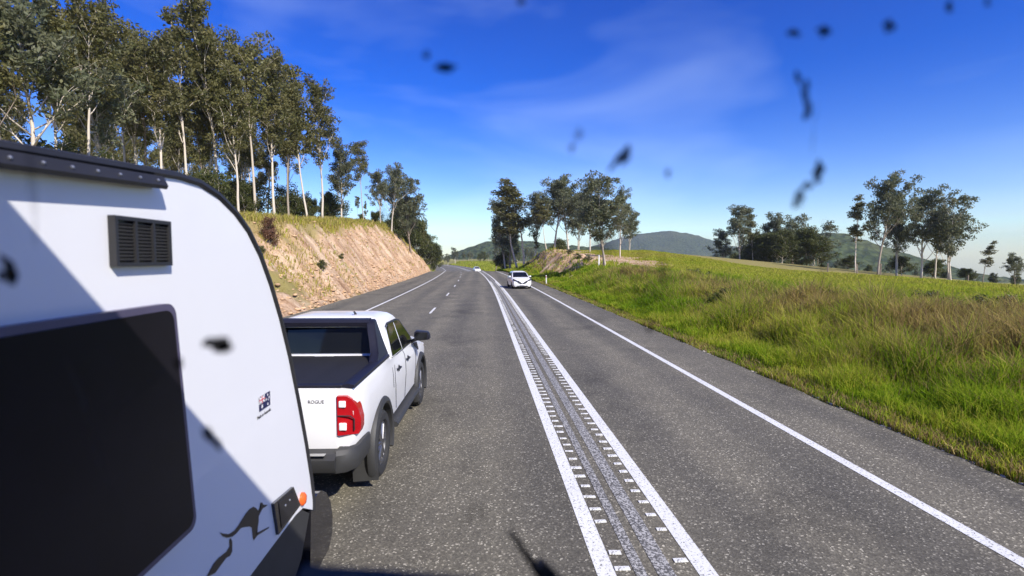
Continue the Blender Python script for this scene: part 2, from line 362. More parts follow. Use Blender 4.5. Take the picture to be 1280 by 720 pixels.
def ribbon(name, s0, s1, y0, y1, dz, mat, parent=None, step=1.0, ragged=0, seed=0, th=0):
    n = max(2, int((y1 - y0) / step) + 1); y = np.linspace(y0, y1, n); c = bend(y)
    a = s0 + (fbm(y * 1.3, y * 0, seed, 3) - .44) * ragged * (1 if s0 < 0 else 0); b2 = s1 + (fbm(y * 1.3, y * 0 + 3, seed + 3, 4) - .44) * ragged * (1 if s1 > 0 or s0 > 0 else 0)
    z = road_z(y) + dz
    v = np.concatenate([np.stack([c + a, y, z], 1), np.stack([c + b2, y, z], 1)])
    i = np.arange(n - 1); f = np.stack([i, i + n, i + n + 1, i + 1], 1)
    return link_mesh(name, np_mesh(name, v, f), mat, parent)
road = tag(ribbon('road', -9.1, 6.42, -45, 330, 0.0, M['asphalt'], step=.5, ragged=.28, seed=5), kind='structure')
Z1 = .005
for s in (-5.98,): ribbon('edge_line', s - .07, s + .07, -30, 300, Z1, M['line'], road)
ribbon('edge_line', 4.71, 4.86, -30, 300, Z1, M['line'], road)
ribbon('centre_line', .97, 1.13, -30, 300, Z1, M['line'], road)
ribbon('centre_line', 1.84, 2.00, -30, 300, Z1, M['line'], road)
ribbon('worn_line', 1.30, 1.40, -30, 300, Z1, M['old'], road)
ribbon('worn_line', 1.49, 1.64, -30, 300, Z1, M['old'], road)
for k in range(-2, 18):
    y = 25.2 + 12 * k
    if 118 < y: break
    ribbon('lane_dash', -2.64, -2.53, y, y + 3.0, Z1, M['line'], road, step=.75)
bm = bmesh.new(); box(bm, -.065, .065, -.028, .028, 0, .010, .004); bar0 = bpy.data.meshes.new('rumble_bar'); bm.to_mesh(bar0); bm.free(); bar0.materials.append(M['bar'])
rest = bmesh.new(); rr = random.Random(4)
for side, s in ((0, 1.205), (1, 1.765)):
    for k in range(330):
        y = 2.6 + k * .272 + side * .1
        if y > 60: break
        if rr.random() < .05: continue
        if y < 22:
            o = link_mesh('rumble_bar', bar0, None, road); o.location = (s + rr.uniform(-.01, .01), y + rr.uniform(-.02, .02), .001); o.scale = (rr.uniform(.75, 1.1), rr.uniform(.8, 1.25), 1); o.rotation_euler = (0, 0, rr.uniform(-.06, .06))
        else: box(rest, s - .06 + float(bend(y)), s + .06 + float(bend(y)), y - .028, y + .028, .001, .009)
tag(obj('rumble_bars_far', rest, M['line'], road), kind='stuff')

# stones and broken seal along the right-hand edge
def stone_field(name, n, fs, seed, smin, smax, parent=None):
    rg = np.random.default_rng(seed); P = np.array(fs(rg, n)); 
    ico = bmesh.new(); bmesh.ops.create_icosphere(ico, subdivisions=1, radius=1.0); ico.verts.ensure_lookup_table()
    V0 = np.array([v.co[:] for v in ico.verts]); F0 = np.array([[v.index for v in f.verts] for f in ico.faces]); ico.free()
    sc = rg.uniform(smin, smax, (len(P), 1, 1)) * rg.uniform(.55, 1.3, (len(P), 1, 3)) * np.array([1.2, 1.5, .55])
    V = V0[None] * sc * rg.uniform(.75, 1.2, (len(P), len(V0), 1)) + P[:, None]
    Fs = F0[None] + (np.arange(len(P)) * len(V0))[:, None, None]
    return link_mesh(name, np_mesh(name, V.reshape(-1, 3), Fs.reshape(-1, 3)), M['stone'], parent)
def edge_pts(rg, n):
    y = 4 + rg.random(n) ** 1.6 * 70; s = 6.52 + rg.normal(0, .10, n); x = s + bend(y); return np.stack([x, y, np.maximum(ground_z(x, y), road_z(y) - .03) + .005], 1)
tag(stone_field('gravel', 900, edge_pts, 3, .012, .045), kind='stuff')
def toe_pts(rg, n):
    y = 18 + rg.random(n) * 95; s = -9.3 - np.where(rg.random(n) < .4, np.abs(rg.normal(0, .9, n)), rg.uniform(0, 9, n)); x = s + bend(y); return np.stack([x, y, ground_z(x, y) + .02], 1)
g2 = stone_field('rubble', 2600, toe_pts, 8, .03, .17); g2.data.materials.clear(); g2.data.materials.append(plain('cut_rock', (.50, .33, .19), .95, var=.35, scale=3)); tag(g2, kind='stuff')

# ------------------------------------------------------------------ grass (nobody could count it)
def blades(name, pts, h, w, tint, lean, seed, mat=None):
    rg = np.random.default_rng(seed); n = len(pts); az = rg.uniform(0, 2 * np.pi, n); fa = rg.uniform(0, 2 * np.pi, n)
    dx, dy = np.cos(az), np.sin(az); sx, sy = np.cos(fa) * w / 2, np.sin(fa) * w / 2; l = lean * h
    V = np.zeros((n, 5, 3), np.float32)
    V[:, 0] = pts + np.stack([-sx, -sy, -.05 * h], 1); V[:, 1] = pts + np.stack([sx, sy, -.05 * h], 1)
    mid = pts + np.stack([dx * l * .3, dy * l * .3, .58 * h], 1)
    V[:, 2] = mid + np.stack([sx, sy, 0 * h], 1) * .8; V[:, 3] = mid - np.stack([sx, sy, 0 * h], 1) * .8
    V[:, 4] = pts + np.stack([dx * l, dy * l, h * (1 - .25 * lean)], 1)
    k = (np.arange(n) * 5)[:, None]
    Fc = np.concatenate([k + [0, 1, 2], k + [0, 2, 3], k + [3, 2, 4]])
    me = np_mesh(name, V.reshape(-1, 3), Fc); attr(me, 'tint', np.repeat(tint, 5))
    return tag(link_mesh(name, me, mat or M['blade']), kind='stuff')
rg = np.random.default_rng(11)
# right bank: density falls with distance; blades widen with it
def scatter(n, s0, s1, y0, y1, rg, p=1.5, ps=1.0):
    y = y0 + (y1 - y0) * rg.random(n) ** p; s = s0 + (s1 - s0) * rg.random(n) ** ps; x = s + bend(y); return s, x, y
s, x, y = scatter(260000, 6.5, 17, 4, 64, rg, 1.7, 1.25)
dist = np.hypot(x, y); band = sstep(7.6, 9.4, s + (fbm(x * .5, y * .5, 70, 3) - .45) * 4) * (1 - sstep(11.5, 15, s)) * (1 - sstep(38, 56, y))
clump = np.clip((fbm(x * 1.1, y * 1.1, 31, 4) - .47) * 2.2 + .5, .05, 1.2); h = (.16 + .16 * rg.random(len(s)) + sstep(6.5, 8, s) * .18) * (.45 + 1.1 * clump) + band * (.15 + .42 * rg.random(len(s))) * (.4 + clump)
near_dry = .9 * np.exp(-((x - 11.5) / 2.2) ** 2 - ((y - 10.5) / 3.2) ** 2)
seed_ = (rg.random(len(s)) < near_dry + band * .62 * (.55 + .6 * sstep(9, 12, s)) * (0.3 + 1.4 * noise(x * .35, y * .35, 90)))
tint = np.where(seed_, .56 + .34 * rg.random(len(s)), np.clip(.12 + .38 * rg.random(len(s)) + .9 * (fbm(x * .45, y * .45, 55, 4) - .47), 0, .60))
edge = (s < 6.95); h = np.where(edge, h * .55, h); tint = np.where(edge & (rg.random(len(s)) < .5), .78 + .2 * rg.random(len(s)), tint)
mk = rg.random(len(s)) > bank_soil(s, x, y) * .93
pts = np.stack([x, y, ground_z(x, y)], 1)[mk]; w = (np.maximum(.013, .0010 * dist) * rg.uniform(.7, 1.6, len(s)))[mk]; h = h[mk]; tint = tint[mk]; s = s[mk]
blades('verge_grass', pts, h, w, tint, rg.uniform(.1, .8, len(s)), 2)
s, x, y = scatter(150000, 13, 33, 6, 90, rg, 1.2, .8)
dist = np.hypot(x, y); h = (.10 + .15 * rg.random(len(s))) * (.7 + .6 * fbm(x * .4, y * .4, 12, 3)); mk = rg.random(len(s)) > bank_soil(s, x, y) * .95
tint = np.clip(.36 + .22 * rg.random(len(s)) + .5 * (fbm(x * .12, y * .12, 14, 3) - .45), .12, .62)
pts = np.stack([x, y, ground_z(x, y)], 1)[mk]; w = (np.maximum(.012, .0009 * dist) * rg.uniform(.7, 1.5, len(s)))[mk]
blades('paddock_grass', pts, h[mk], w, tint[mk], rg.uniform(.1, .8, mk.sum()), 5)
s, x, y = scatter(60000, 6.5, 14, 60, 125, rg, 1.0, 1.2)
cl = fbm(x * .35, y * .35, 77, 4); mk = (cl > .40) | (s < 9); dist = np.hypot(x, y)
h = (.2 + .5 * rg.random(len(s))) * (.5 + cl); tint = np.clip(.12 + .35 * rg.random(len(s)) + .9 * (cl - .45), 0, .9)
tint = np.where((s > 10) & (rg.random(len(s)) < .6), .6 + .4 * rg.random(len(s)), tint)
keep = mk & (rg.random(len(s)) > bank_soil(s, x, y) * .9)
pts = np.stack([x, y, ground_z(x, y)], 1)[keep]
blades('bank_grass', pts, h[keep], .0011 * dist[keep] * rg.uniform(.7, 1.5, keep.sum()), tint[keep], rg.uniform(.1, .8, keep.sum()), 6)
# left bank: dry grass on the crest, weeds on the cut
s, x, y = scatter(110000, -34, -9.8, 14, 118, rg, 1.0, .8)
hL = np.interp(y, YL, HL); kL = .80 + 1.0 * (1 - sstep(18, 40, y)); q = (-9.35 - s) / np.maximum(np.abs(hL) * kL, 1.5); cl = fbm(x * .4, y * .4, 41, 4)
top = sstep(.84, 1.02, q + (cl - .45) * .5); low = (1 - sstep(32, 50, y + (cl - .5) * 40)) * sstep(.38, .48, cl); keep = rg.random(len(s)) < np.maximum(top, np.maximum(low * 1.0, .04))
dist = np.hypot(x, y); h = (.25 + .55 * rg.random(len(s))) * (.45 + 1.0 * cl) * (.5 + .5 * top); tint = np.where(rg.random(len(s)) < .70, .54 + .15 * rg.random(len(s)), np.where(rg.random(len(s)) < .7, .95 + .05 * rg.random(len(s)), .3 + .2 * rg.random(len(s))))
pts = np.stack([x, y, ground_z(x, y)], 1)[keep]
blades('dry_grass', pts, h[keep], .0011 * dist[keep] * rg.uniform(.8, 1.8, keep.sum()), tint[keep], rg.uniform(.1, .9, keep.sum()), 8)
s, x, y = scatter(40000, -30, 45, 122, 330, rg, 1.3, 1.0)
keep = (s < -9.6) | (s > 6.6); dist = np.hypot(x, y)
pts = np.stack([x, y, ground_z(x, y)], 1)[keep]
blades('far_meadow_grass', pts, (.3 + .4 * rg.random(len(s)))[keep], .0013 * dist[keep], np.clip(.3 + .32 * rg.random(keep.sum()), 0, 1), rg.uniform(.1, .8, keep.sum()), 9)

# ------------------------------------------------------------------ hills
def mat_hill():
    m, t, b = new_mat('wooded_hill'); setp(b, rough=.95, spec=.1)
    c = t.nodes.new('ShaderNodeTexCoord').outputs['Object']
    v = nd(t, 'ShaderNodeTexVoronoi', Scale=.11); t.links.new(c, v.inputs['Vector'])
    col = ramp(t, v.outputs['Distance'], [(0, (.075, .095, .035)), (.6, (.040, .058, .020)), (1, (.022, .034, .012))])
    col = mixc(t, ramp(t, tex(t, .012, 5, .6, c), [(.5, (0, 0, 0)), (.75, (.6, .6, .6))]), col, (.11, .115, .045))
    t.links.new(col, b.inputs['Base Color']); bump(t, b, v.outputs['Distance'], 1.0, 5.0); return m
MH = mat_hill()
def px_dir(px, py):
    q = cam.rotation_euler.to_matrix(); v = q @ Vector(((px - 640) / 640, (360 - py) / 640, -1)); return v / v.y
def hill(crest, D, depth, seed, rough):
    pts = []
    for px, py in crest:
        d = px_dir(px, py); pts.append((d.x * D, EYE + d.z * D))
    xs = np.array([p[0] for p in pts]); zs = np.array([p[1] for p in pts])
    nx, ny = 150, 46; X = np.linspace(xs[0], xs[-1], nx); T = np.linspace(-1, 1, ny); XG, TG = np.meshgrid(X, T)
    base = np.interp(XG, xs, zs); fall = np.exp(-(TG * 1.9) ** 2) * (1 - np.abs(TG) ** 4); fin = np.minimum(1, np.minimum((XG - xs[0]), (xs[-1] - XG)) / (.06 * (xs[-1] - xs[0])))
    YG = D + TG * depth; sc = 1.0 / rough
    z = -40 + (base + 40) * fall * (.35 + .65 * fin) * (1 + .22 * (fbm(XG / depth * 2.5, YG / depth * 2.5, seed, 4) - .47) * np.abs(TG) * 3) + (fbm(XG * sc, YG * sc, seed + 5, 3) - .45) * rough * .7 * np.clip(fall * 2, 0, 1)
    i = np.arange(nx * ny).reshape(ny, nx); f = np.stack([i[:-1, :-1], i[:-1, 1:], i[1:, 1:], i[1:, :-1]], -1).reshape(-1, 4)
    return tag(link_mesh('hill', np_mesh('hill', np.stack([XG, YG, z], -1).reshape(-1, 3), f, True), MH), kind='structure')
hill([(440, 330), (520, 326), (556, 322), (580, 312), (605, 303), (640, 300), (690, 305), (740, 309), (800, 315), (860, 325)], 820, 330, 1, 11)
hill([(690, 325), (740, 308), (765, 301), (790, 294), (828, 289), (858, 293), (890, 304), (940, 316), (1010, 325)], 2100, 700, 2, 20)
hill([(860, 330), (905, 318), (950, 303), (1000, 291), (1036, 292), (1080, 307), (1140, 327), (1190, 342), (1300, 352)], 640, 260, 3, 10)

# ------------------------------------------------------------------ trees
def make_tree(seed, H, spread, cb, limbs, leaves, clump, leaf, mat, r0=.16, lean=.04, stems=1, up=.9):
    rd = random.Random(seed); rn = np.random.default_rng(seed); bm = bmesh.new(); cl = []
    for st in range(stems):
        a0 = rd.uniform(0, 6.28); off = (.5 if stems > 1 else 0) * st / max(1, stems)
        p = Vector((math.cos(a0) * off, math.sin(a0) * off, -.3)); d = Vector((rd.uniform(-lean, lean) + math.cos(a0) * .10 * (stems > 1), rd.uniform(-lean, lean) + math.sin(a0) * .10 * (stems > 1), 1)).normalized(); path = [p.copy()]; n = 11; Hs = H * (1 if st == 0 else rd.uniform(.7, .95)) * .93
        for k in range(n):
            d = (d + Vector((rd.uniform(-.07, .07), rd.uniform(-.07, .07), .06))).normalized(); p = p + d * (Hs / n); path.append(p.copy())
        rs = [r0 * (1 - .88 * (k / n)) * (1.25 if k == 0 else 1) / (1 if stems == 1 else 1.3) for k in range(n + 1)]
        tube(bm, path, rs, 7)
        cl.append((path[-1], 1.0)); nl = max(3, int(limbs / stems)); az = rd.uniform(0, 6.28)
        for i in range(nl):
            t = cb + (.97 - cb) * (i + rd.random() * .8) / nl; f = t * n; k = min(int(f), n - 1); q = path[k].lerp(path[k + 1], f - k); r = rs[k] * .5
            az += 2.4 + rd.uniform(-.5, .5); tt = (t - cb) / (1 - cb); Lh = spread * (1.05 - .62 * tt) * rd.uniform(.55, 1.15) * (.55 + .45 * min(1, tt * 4 + .4))
            v = Vector((math.cos(az), math.sin(az), up * rd.uniform(.6, 1.5))).normalized(); lp = [q.copy()]; c = q.copy()
            for j in range(4):
                v = (v + Vector((rd.uniform(-.2, .2), rd.uniform(-.2, .2), .14))).normalized(); c = c + v * Lh / 4; lp.append(c.copy())
            tube(bm, lp, [max(.018, r * (1 - .8 * j / 4)) for j in range(5)], 5)
            cl.append((lp[-1], 1.0)); cl.append((lp[3], .8))
            for j in (2, 3, 4):
                for _ in range(2):
                    w = (v + Vector((rd.uniform(-1, 1), rd.uniform(-1, 1), rd.uniform(-.3, .7)))).normalized(); e = lp[j] + w * Lh * rd.uniform(.22, .45)
                    tube(bm, [lp[j], lp[j].lerp(e, .5) + Vector((0, 0, .05)), e], [max(.014, r * .3), max(.012, r * .2), .010], 4, False); cl.append((e, rd.uniform(.6, 1.0)))
    me = bpy.data.meshes.new('trunk'); bm.to_mesh(me); bm.free(); me.polygons.foreach_set('use_smooth', [True] * len(me.polygons)); me.materials.append(M['bark'])
    C = np.array([c[:] for c, _ in cl]); Wt = np.array([w for _, w in cl]); per = max(6, int(leaves / len(C)))
    ci = np.repeat(np.arange(len(C)), per); n = len(ci); off = rn.normal(0, 1, (n, 3)); off /= np.maximum(1e-6, np.linalg.norm(off, axis=1, keepdims=True)); off *= (rn.random((n, 1)) ** .45) * clump * Wt[ci][:, None] * np.array([1.15, 1.15, .85])
    P = C[ci] + off; D = rn.normal(0, .75, (n, 3)) + np.array([0, 0, -.55]); D /= np.linalg.norm(D, axis=1, keepdims=True)
    Sd = np.cross(D, rn.normal(0, 1, (n, 3))); Sd /= np.linalg.norm(Sd, axis=1, keepdims=True); ll = leaf * rn.uniform(.6, 1.4, (n, 1)); lw = ll * rn.uniform(.28, .48, (n, 1))
    V = np.stack([P - D * ll * .5, P + Sd * lw * .5, P + D * ll * .5, P - Sd * lw * .5], 1)
    cm = np_mesh('crown', V.reshape(-1, 3), np.arange(4 * n).reshape(-1, 4)); tn = np.clip(rn.random(len(C))[ci] * .6 + rn.random(n) * .4, 0, 1); attr(cm, 'tint', np.repeat(tn, 4)); cm.materials.append(mat)
    return me, cm, float(V[:, :, :, ].reshape(-1, 3)[:, 2].max())
P = {}
for k in range(5): P['tall%d' % k] = make_tree(100 + k, 17, 3.6 + .4 * (k % 3), (.42, .36, .50, .40, .34)[k], 21, 7200, .66, .31, M['leafL'], .135, .06, 1, (1.6, 2.0, 1.5, 1.8, 1.4)[k])
for k in range(3): P['slim%d' % k] = make_tree(140 + k, 15, 2.4, (.38, .50, .34)[k], 14, 3800, .55, .29, M['leafL'], .095, .05, 1, 1.7)
for k in range(4): P['gum%d' % k] = make_tree(180 + k, 13, 5.0, (.32, .26, .22, .30)[k], 22, 8200, .70, .33, M['leafR'], .16, .07, 1, (1.1, 1.5, 1.2, 1.0)[k])
for k in range(2): P['fork%d' % k] = make_tree(210 + k, 12, 4.4, .26, 24, 8500, .68, .33, M['leafR'], .16, .07, 2, 1.1)
for k in range(2): P['bushy%d' % k] = make_tree(230 + k, 8, 3.0, .08, 30, 12000, .74, .27, M['leafB'], .10, .06, 2, .9)
for k in range(3): P['bush%d' % k] = make_tree(250 + k, 3, 1.7, .08, 18, 5000, .42, .17, M['leafB'], .04, .1, 3, .6)
rt = random.Random(77)
def tree(kind, x, y, H, label, cat='tree', name='gum_tree', group=None, wid=None, z=None):
    t, c, h = P[kind]; r = empty(name, (x, y, (gz(x, y) if z is None else z) - .05), rt.uniform(0, 6.28))
    s = H / h; w = (wid or 1.0) * s; r.scale = (w, w, s)
    link_mesh('trunk', t, None, r); link_mesh('crown', c, None, r); return tag(r, label, cat, group)
def tree_px(kind, px, top, Y, label, *a, **k):
    d = px_dir(px, 323); x = d.x * Y; z0 = gz(x, Y); dt = px_dir(px, top); H = EYE + dt.z * Y - z0
    return tree(kind, x, Y, H, label, *a, **k)

# --- the wood on the left bank: edge trees first
G1 = 'gum trees along the edge of the left wood'
edge_trees = [
 ('slim0', 386, 82, 55, 'slender pale-trunked gum with feathery crown at right end of the wood'),
 ('gum2', 428, 174, 69, 'dense leaning gum with low dark crown standing right of the slender pale gum'),
 ('slim1', 456, 176, 84, 'thin gum with small tufted top beside the dense leaning gum'),
 ('tall4', 404, 92, 58, 'feathery gum at the far right end of the wood with sky behind it'),
 ('tall0', 362, 92, 53, 'gum with rounded top just inside the right end of the wood'),
 ('tall1', 345, 50, 48, 'tall gum with narrow pointed top above the grassy crest'),
 ('tall2', 322, 32, 46, 'tall gum with tufted high top near the middle of the wood edge'),
 ('tall4', 300, 66, 43, 'bushy lower gum in front of the tall tufted gum'),
 ('tall3', 276, -4, 44, 'very tall gum whose top reaches the upper edge of the picture'),
 ('slim2', 240, -6, 39, 'gum with bright white bare trunk rising over the caravan roof'),
 ('tall1', 208, 24, 36, 'gum with cream twin-toned trunk behind the caravan roof rail'),
 ('tall0', 262, 40, 47, 'olive gum filling the gap right of the white bare trunk'),
 ('tall4', 174, 34, 41, 'shorter olive gum between the cream trunk and dark left gums'),
 ('gum0', 142, 14, 34, 'broad gum with open crown left of the shorter olive gum'),
 ('tall2', 112, -26, 30, 'dark tall gum over the caravan roof with drooping leaf sprays'),
 ('tall3', 76, -14, 28, 'dark gum with bare slanting trunk over sky gaps'),
 ('gum3', 44, -40, 26, 'large dark gum near the left edge of the picture'),
 ('tall1', 8, -50, 25, 'dark gum cut off by the left edge of the picture')]
for kind, px, top, Y, lab in edge_trees: tree_px(kind, px, top, Y, lab, group=G1, wid=1.08)
for kind, px, top, Y, lab in [('gum1', 476, 212, 88, 'thin-crowned gum at the left of the pair above the cut face'), ('gum0', 490, 203, 95, 'taller gum of the pair above the highest bare soil'), ('fork0', 514, 218, 99, 'spreading gum at the right of the pair above the cut face'),
                              ('slim1', 447, 244, 77, 'thin pale sapling on the grassy crest left of the soil peak'), ('slim2', 458, 250, 84, 'second thin pale sapling on the grassy crest')]:
    tree_px(kind, px, top, Y, lab, group='gums above the cut face', wid=1.05)
EDGE = [(386, 'slender pale-trunked gum'), (362, 'round-topped gum'), (345, 'narrow pointed gum'), (322, 'tall tufted gum'), (300, 'bushy lower gum'), (276, 'very tall gum'), (240, 'white bare-trunked gum'), (208, 'cream-trunked gum'), (174, 'shorter olive gum'), (142, 'broad open-crowned gum'), (112, 'dark drooping gum'), (76, 'bare slanting trunk'), (44, 'large dark left gum'), (8, 'gum at the left edge')]
CREST = [(926, 'rounded pale crown'), (942, 'white bare limbs'), (966, 'ragged-topped gum'), (992, 'forked gum'), (1098, 'tallest crest gum'), (1152, 'rounded open gum'), (1190, 'pale straight-trunked gum'), (1230, 'small thin gum'), (1272, 'gum at the right edge')]
def near(lst, px): return min(lst, key=lambda e: abs(e[0] - px))[1]
def hillside_row():
    n = 0
    while n < 38:
        x = rt.uniform(-62, -23); y = rt.uniform(16, 92); px = 603 + 640 * x / y * .97
        if px > 400 or px < -40 or (px < 128 and rt.random() < .75) or x > -9.35 - np.interp(y, YL, HL) * 1.1 - 3.5: continue
        tree(rt.choice(['tall0', 'tall1', 'tall2', 'tall3', 'tall4', 'slim0', 'slim2']), x, y, rt.uniform(11.5, 15.5), 'slender gum deeper in the left wood, half hidden behind the ' + near(EDGE, px), group='gums inside the left wood'); n += 1
hillside_row()
for k in range(26):
    y = 27 + k * 1.9 + rt.uniform(-1, 1); x = float(bend(y)) - 9.35 - float(np.interp(y, YL, HL)) * (.80 + 1.0 * (1 - float(sstep(18, 40, y)))) - rt.uniform(4.5, 10)
    o = tree(rt.choice(['bush0', 'bush1', 'bush2', 'bushy0', 'bushy1']), x, y, rt.uniform(1.8, 4.6), 'olive understory bush on the left crest at the foot of the ' + near(EDGE, 603 + 620 * x / y), 'bush', 'bush', 'understory bushes on the left crest')
for i, (px, top, Y, k) in enumerate([(500, 258, 116, 'bushy0'), (512, 252, 119, 'bushy1'), (522, 268, 121, 'bushy0'), (528, 276, 121, 'slim0'), (531, 290, 124, 'bushy1'), (538, 300, 127, 'bushy0'), (488, 262, 113, 'bushy1'), (543, 308, 134, 'bushy1'), (470, 262, 106, 'bushy0'), (455, 266, 100, 'bushy1')]):
    tree_px(k, px, top, Y, ['dark bush behind the bare crest under the spreading gum', 'tall dark bush right of the spreading gum trunk', 'rounded dark bush halfway down the descending crest', 'thin young tree rising out of the bushes on the descending crest', 'dark bush low on the descending crest', 'dark bush near the foot of the cutting end', 'dark bush left of the spreading gum trunk', 'lowest dark bush where the cutting meets the road', 'dark green bush behind the soil peak', 'dark green bush at left of the soil peak'][i], 'bush' if k != 'slim0' else 'tree', 'bush' if k != 'slim0' else 'gum_tree', 'bushes on the descending crest', wid=.95)
DEAD = mat_leaf('dead_red_brown_leaves', (.10, .045, .03), (.20, .10, .055), .2)
t_, c_, h_ = P['bush1']; dc = c_.copy(); dc.materials.clear(); dc.materials.append(DEAD); P['dead'] = (t_, dc, h_)
tree_px('dead', 337, 268, 33, 'dead reddish-brown bush on the grassy slope beside the caravan nose', cat='bush', name='dead_bush', wid=.8)
for px, Y, H, lab in ((352, 31, .5, 'green weed clump on the cut slope just right of the caravan nose'), (368, 36, .6, 'larger green weed clump in the middle of the lower cut slope'), (345, 26.5, .5, 'lowest green weed clump, nearest the caravan on the cut slope'), (385, 42, .5, 'farthest green weed clump on the bare cut slope above the ute')):
    d = px_dir(px, 340); tree('bush%d' % rt.randrange(3), -11 - rt.random() * 2.5, Y, H * 1.3, lab, 'weed', 'weed_clump', 'weed clumps on the cut slope')

# --- right of the road
G2 = 'gum trees by the right bend'
for kind, px, top, Y, lab, w in [('slim0', 647, 232, 113, 'left of the two white-trunked gums behind the white hatchback', 1.7), ('slim2', 655, 224, 112, 'right and taller of the two white-trunked gums behind the white hatchback', 1.6),
        ('gum1', 632, 246, 119, 'dark gum with dense crown left of the two white trunks', .8), ('fork1', 636, 262, 117, 'dense green bushy tree reaching down to the road edge', .9), ('slim1', 619, 284, 128, 'small gum with pale leaning trunk at the far road edge', 1.4), ('bushy1', 626, 312, 122, 'low dark bush at the roots of the dense crowned gum', 1.4),
        ('gum0', 693, 214, 101, 'biggest gum with wide crown above the bare soil bank', 1.0), ('gum3', 712, 222, 104, 'gum with wide dark crown just right of the biggest gum', .95), ('slim1', 684, 250, 99, 'gum with thin white trunk in front of the biggest gum', 1.3), ('slim0', 672, 292, 106, 'thin half-bare young tree left of the soil bank', 1.0),
        ('fork0', 757, 216, 57, 'nearest roadside gum with forked trunk standing in the grass bank', 1.0), ('gum2', 737, 216, 86, 'slender gum with tufted top left behind the forked gum', .75), ('fork1', 786, 258, 90, 'low spreading gum at right behind the forked gum', .9), ('gum1', 668, 236, 108, 'open gum filling the gap between the white trunks and the biggest gum', .7), ('fork1', 722, 240, 97, 'forked gum in the gap between the biggest gum and forked roadside gum', .85), ('gum2', 775, 232, 72, 'gum crown at right of and behind the forked roadside gum', .7), ('bushy1', 700, 296, 116, 'dark scrubby tree behind the soil bank under the biggest gum', 1.0)]:
    tree_px(kind, px, top, Y, lab, group=G2, wid=w * 1.3)
G3 = 'gum trees beyond the paddock crest'
for kind, px, top, Y, lab, w in [('gum1', 926, 252, 104, 'gum with rounded pale crown and tall white trunk beyond the paddock', .85), ('slim2', 942, 258, 103, 'half-dead gum with white bare limbs beside the rounded crown', .9), ('gum2', 903, 284, 110, 'small dark gum left of the rounded pale crown', .9),
        ('gum3', 966, 264, 106, 'gum with ragged top right of the white bare limbs', .9), ('fork1', 992, 266, 108, 'forked gum above the brown dense trees', .9), ('bushy0', 978, 286, 98, 'brown-green dense tree with pale forked limbs', 1.1), ('bushy1', 1010, 282, 100, 'dark dense rounded tree in the middle of the paddock crest', 1.2),
        ('bushy1', 940, 294, 112, 'low dark tree behind the white trunk', 1.3), ('gum0', 1098, 211, 70, 'tallest gum on the right crest with dense pointed crown', .72), ('slim2', 1070, 240, 74, 'thin gum leaning left of the tallest crest gum', 1.0), ('gum2', 1152, 230, 73, 'rounded open gum right of the tallest crest gum', .74),
        ('fork0', 1190, 238, 70, 'gum with pale straight trunk and low right branch', .72), ('slim2', 1230, 300, 78, 'small thin gum alone toward the right edge', 1.1), ('gum3', 1272, 314, 62, 'dark gum cut off by the right edge of the picture', .8), ('bushy0', 1128, 318, 84, 'low dark shrubby tree between the crest gums', 1.2), ('fork1', 1122, 236, 76, 'gum merging with the right side of the tallest crest gum', .6), ('gum0', 1170, 250, 79, 'dense gum between the rounded open gum and pale straight trunk', .7), ('fork0', 1022, 276, 108, 'leafy gum at the right of the dense brown-green trees', .9), ('bushy0', 958, 288, 104, 'dark dense tree filling the belt right of the white bare limbs', 1.3), ('bushy1', 1165, 322, 82, 'low dark shrubby tree under the rounded open gum', 1.2), ('bushy0', 1210, 334, 80, 'low shrubby tree under the small thin gum', 1.2), ('bushy1', 1060, 318, 92, 'low dark shrubby tree left of the tallest crest gum', 1.3)]:
    tree_px(kind, px, top, Y, lab, group=G3, wid=w * 1.4)
for k in range(22):
    px = 838 + k * 20.5 + rt.uniform(-8, 8); Y = rt.uniform(110, 150); d = px_dir(px, 323)
    tree(rt.choice(['bushy0', 'bushy1', 'bush0', 'gum3']), d.x * Y, Y, rt.uniform(3.0, 6.0), 'dark scrub tree low beyond the paddock crest, ' + ('left of the rounded pale crown' if px < 905 else 'next to the ' + near(CREST, px)), 'tree', 'scrub_tree', 'scrub trees behind the paddock crest')
for k in range(30):
    px = 500 + k * 6.2 + rt.uniform(-3, 3); Y = rt.uniform(260, 340); d = px_dir(px, 323)
    if 575 < px < 612 and Y < 300: Y = 318
    tree(rt.choice(['gum0', 'gum1', 'slim0', 'fork0', 'bushy0']), d.x * Y, Y, rt.uniform(5, 11), 'small distant tree on the meadow ' + ('behind the bushes of the left cutting' if px < 556 else 'below the hill left of the distant car' if px < 592 else 'between the distant car and the white hatchback' if px < 634 else 'behind the white-trunked gums and soil bank'), 'tree', 'meadow_tree', 'distant trees on the meadow')
for i, (px, Y, H, lab) in enumerate([(735, 64, .9, 'low dark bush at the foot of the soil bank beside the forked gum'), (722, 70, 1.1, 'wide dark bush at the left of the bank foot bushes'), (712, 76, .8, 'small bush at the far end of the bank foot'), (868, 33, 1.1, 'dark weedy bush on the right bank'), (905, 22, .9, 'dark scrubby bush in the tall brown grass'), (1240, 13, .9, 'dark scrubby bush in the tall grass near the right edge'), (1160, 16, .8, 'dark bush in the tall brown grass band'), (1040, 18, .7, 'low dark bush half sunk in the tall brown grass')]):
    d = px_dir(px, 340); tree('bush%d' % (i % 3), d.x * Y, Y, H, lab, 'bush', 'bush', 'bushes on the right bank', wid=1.6)

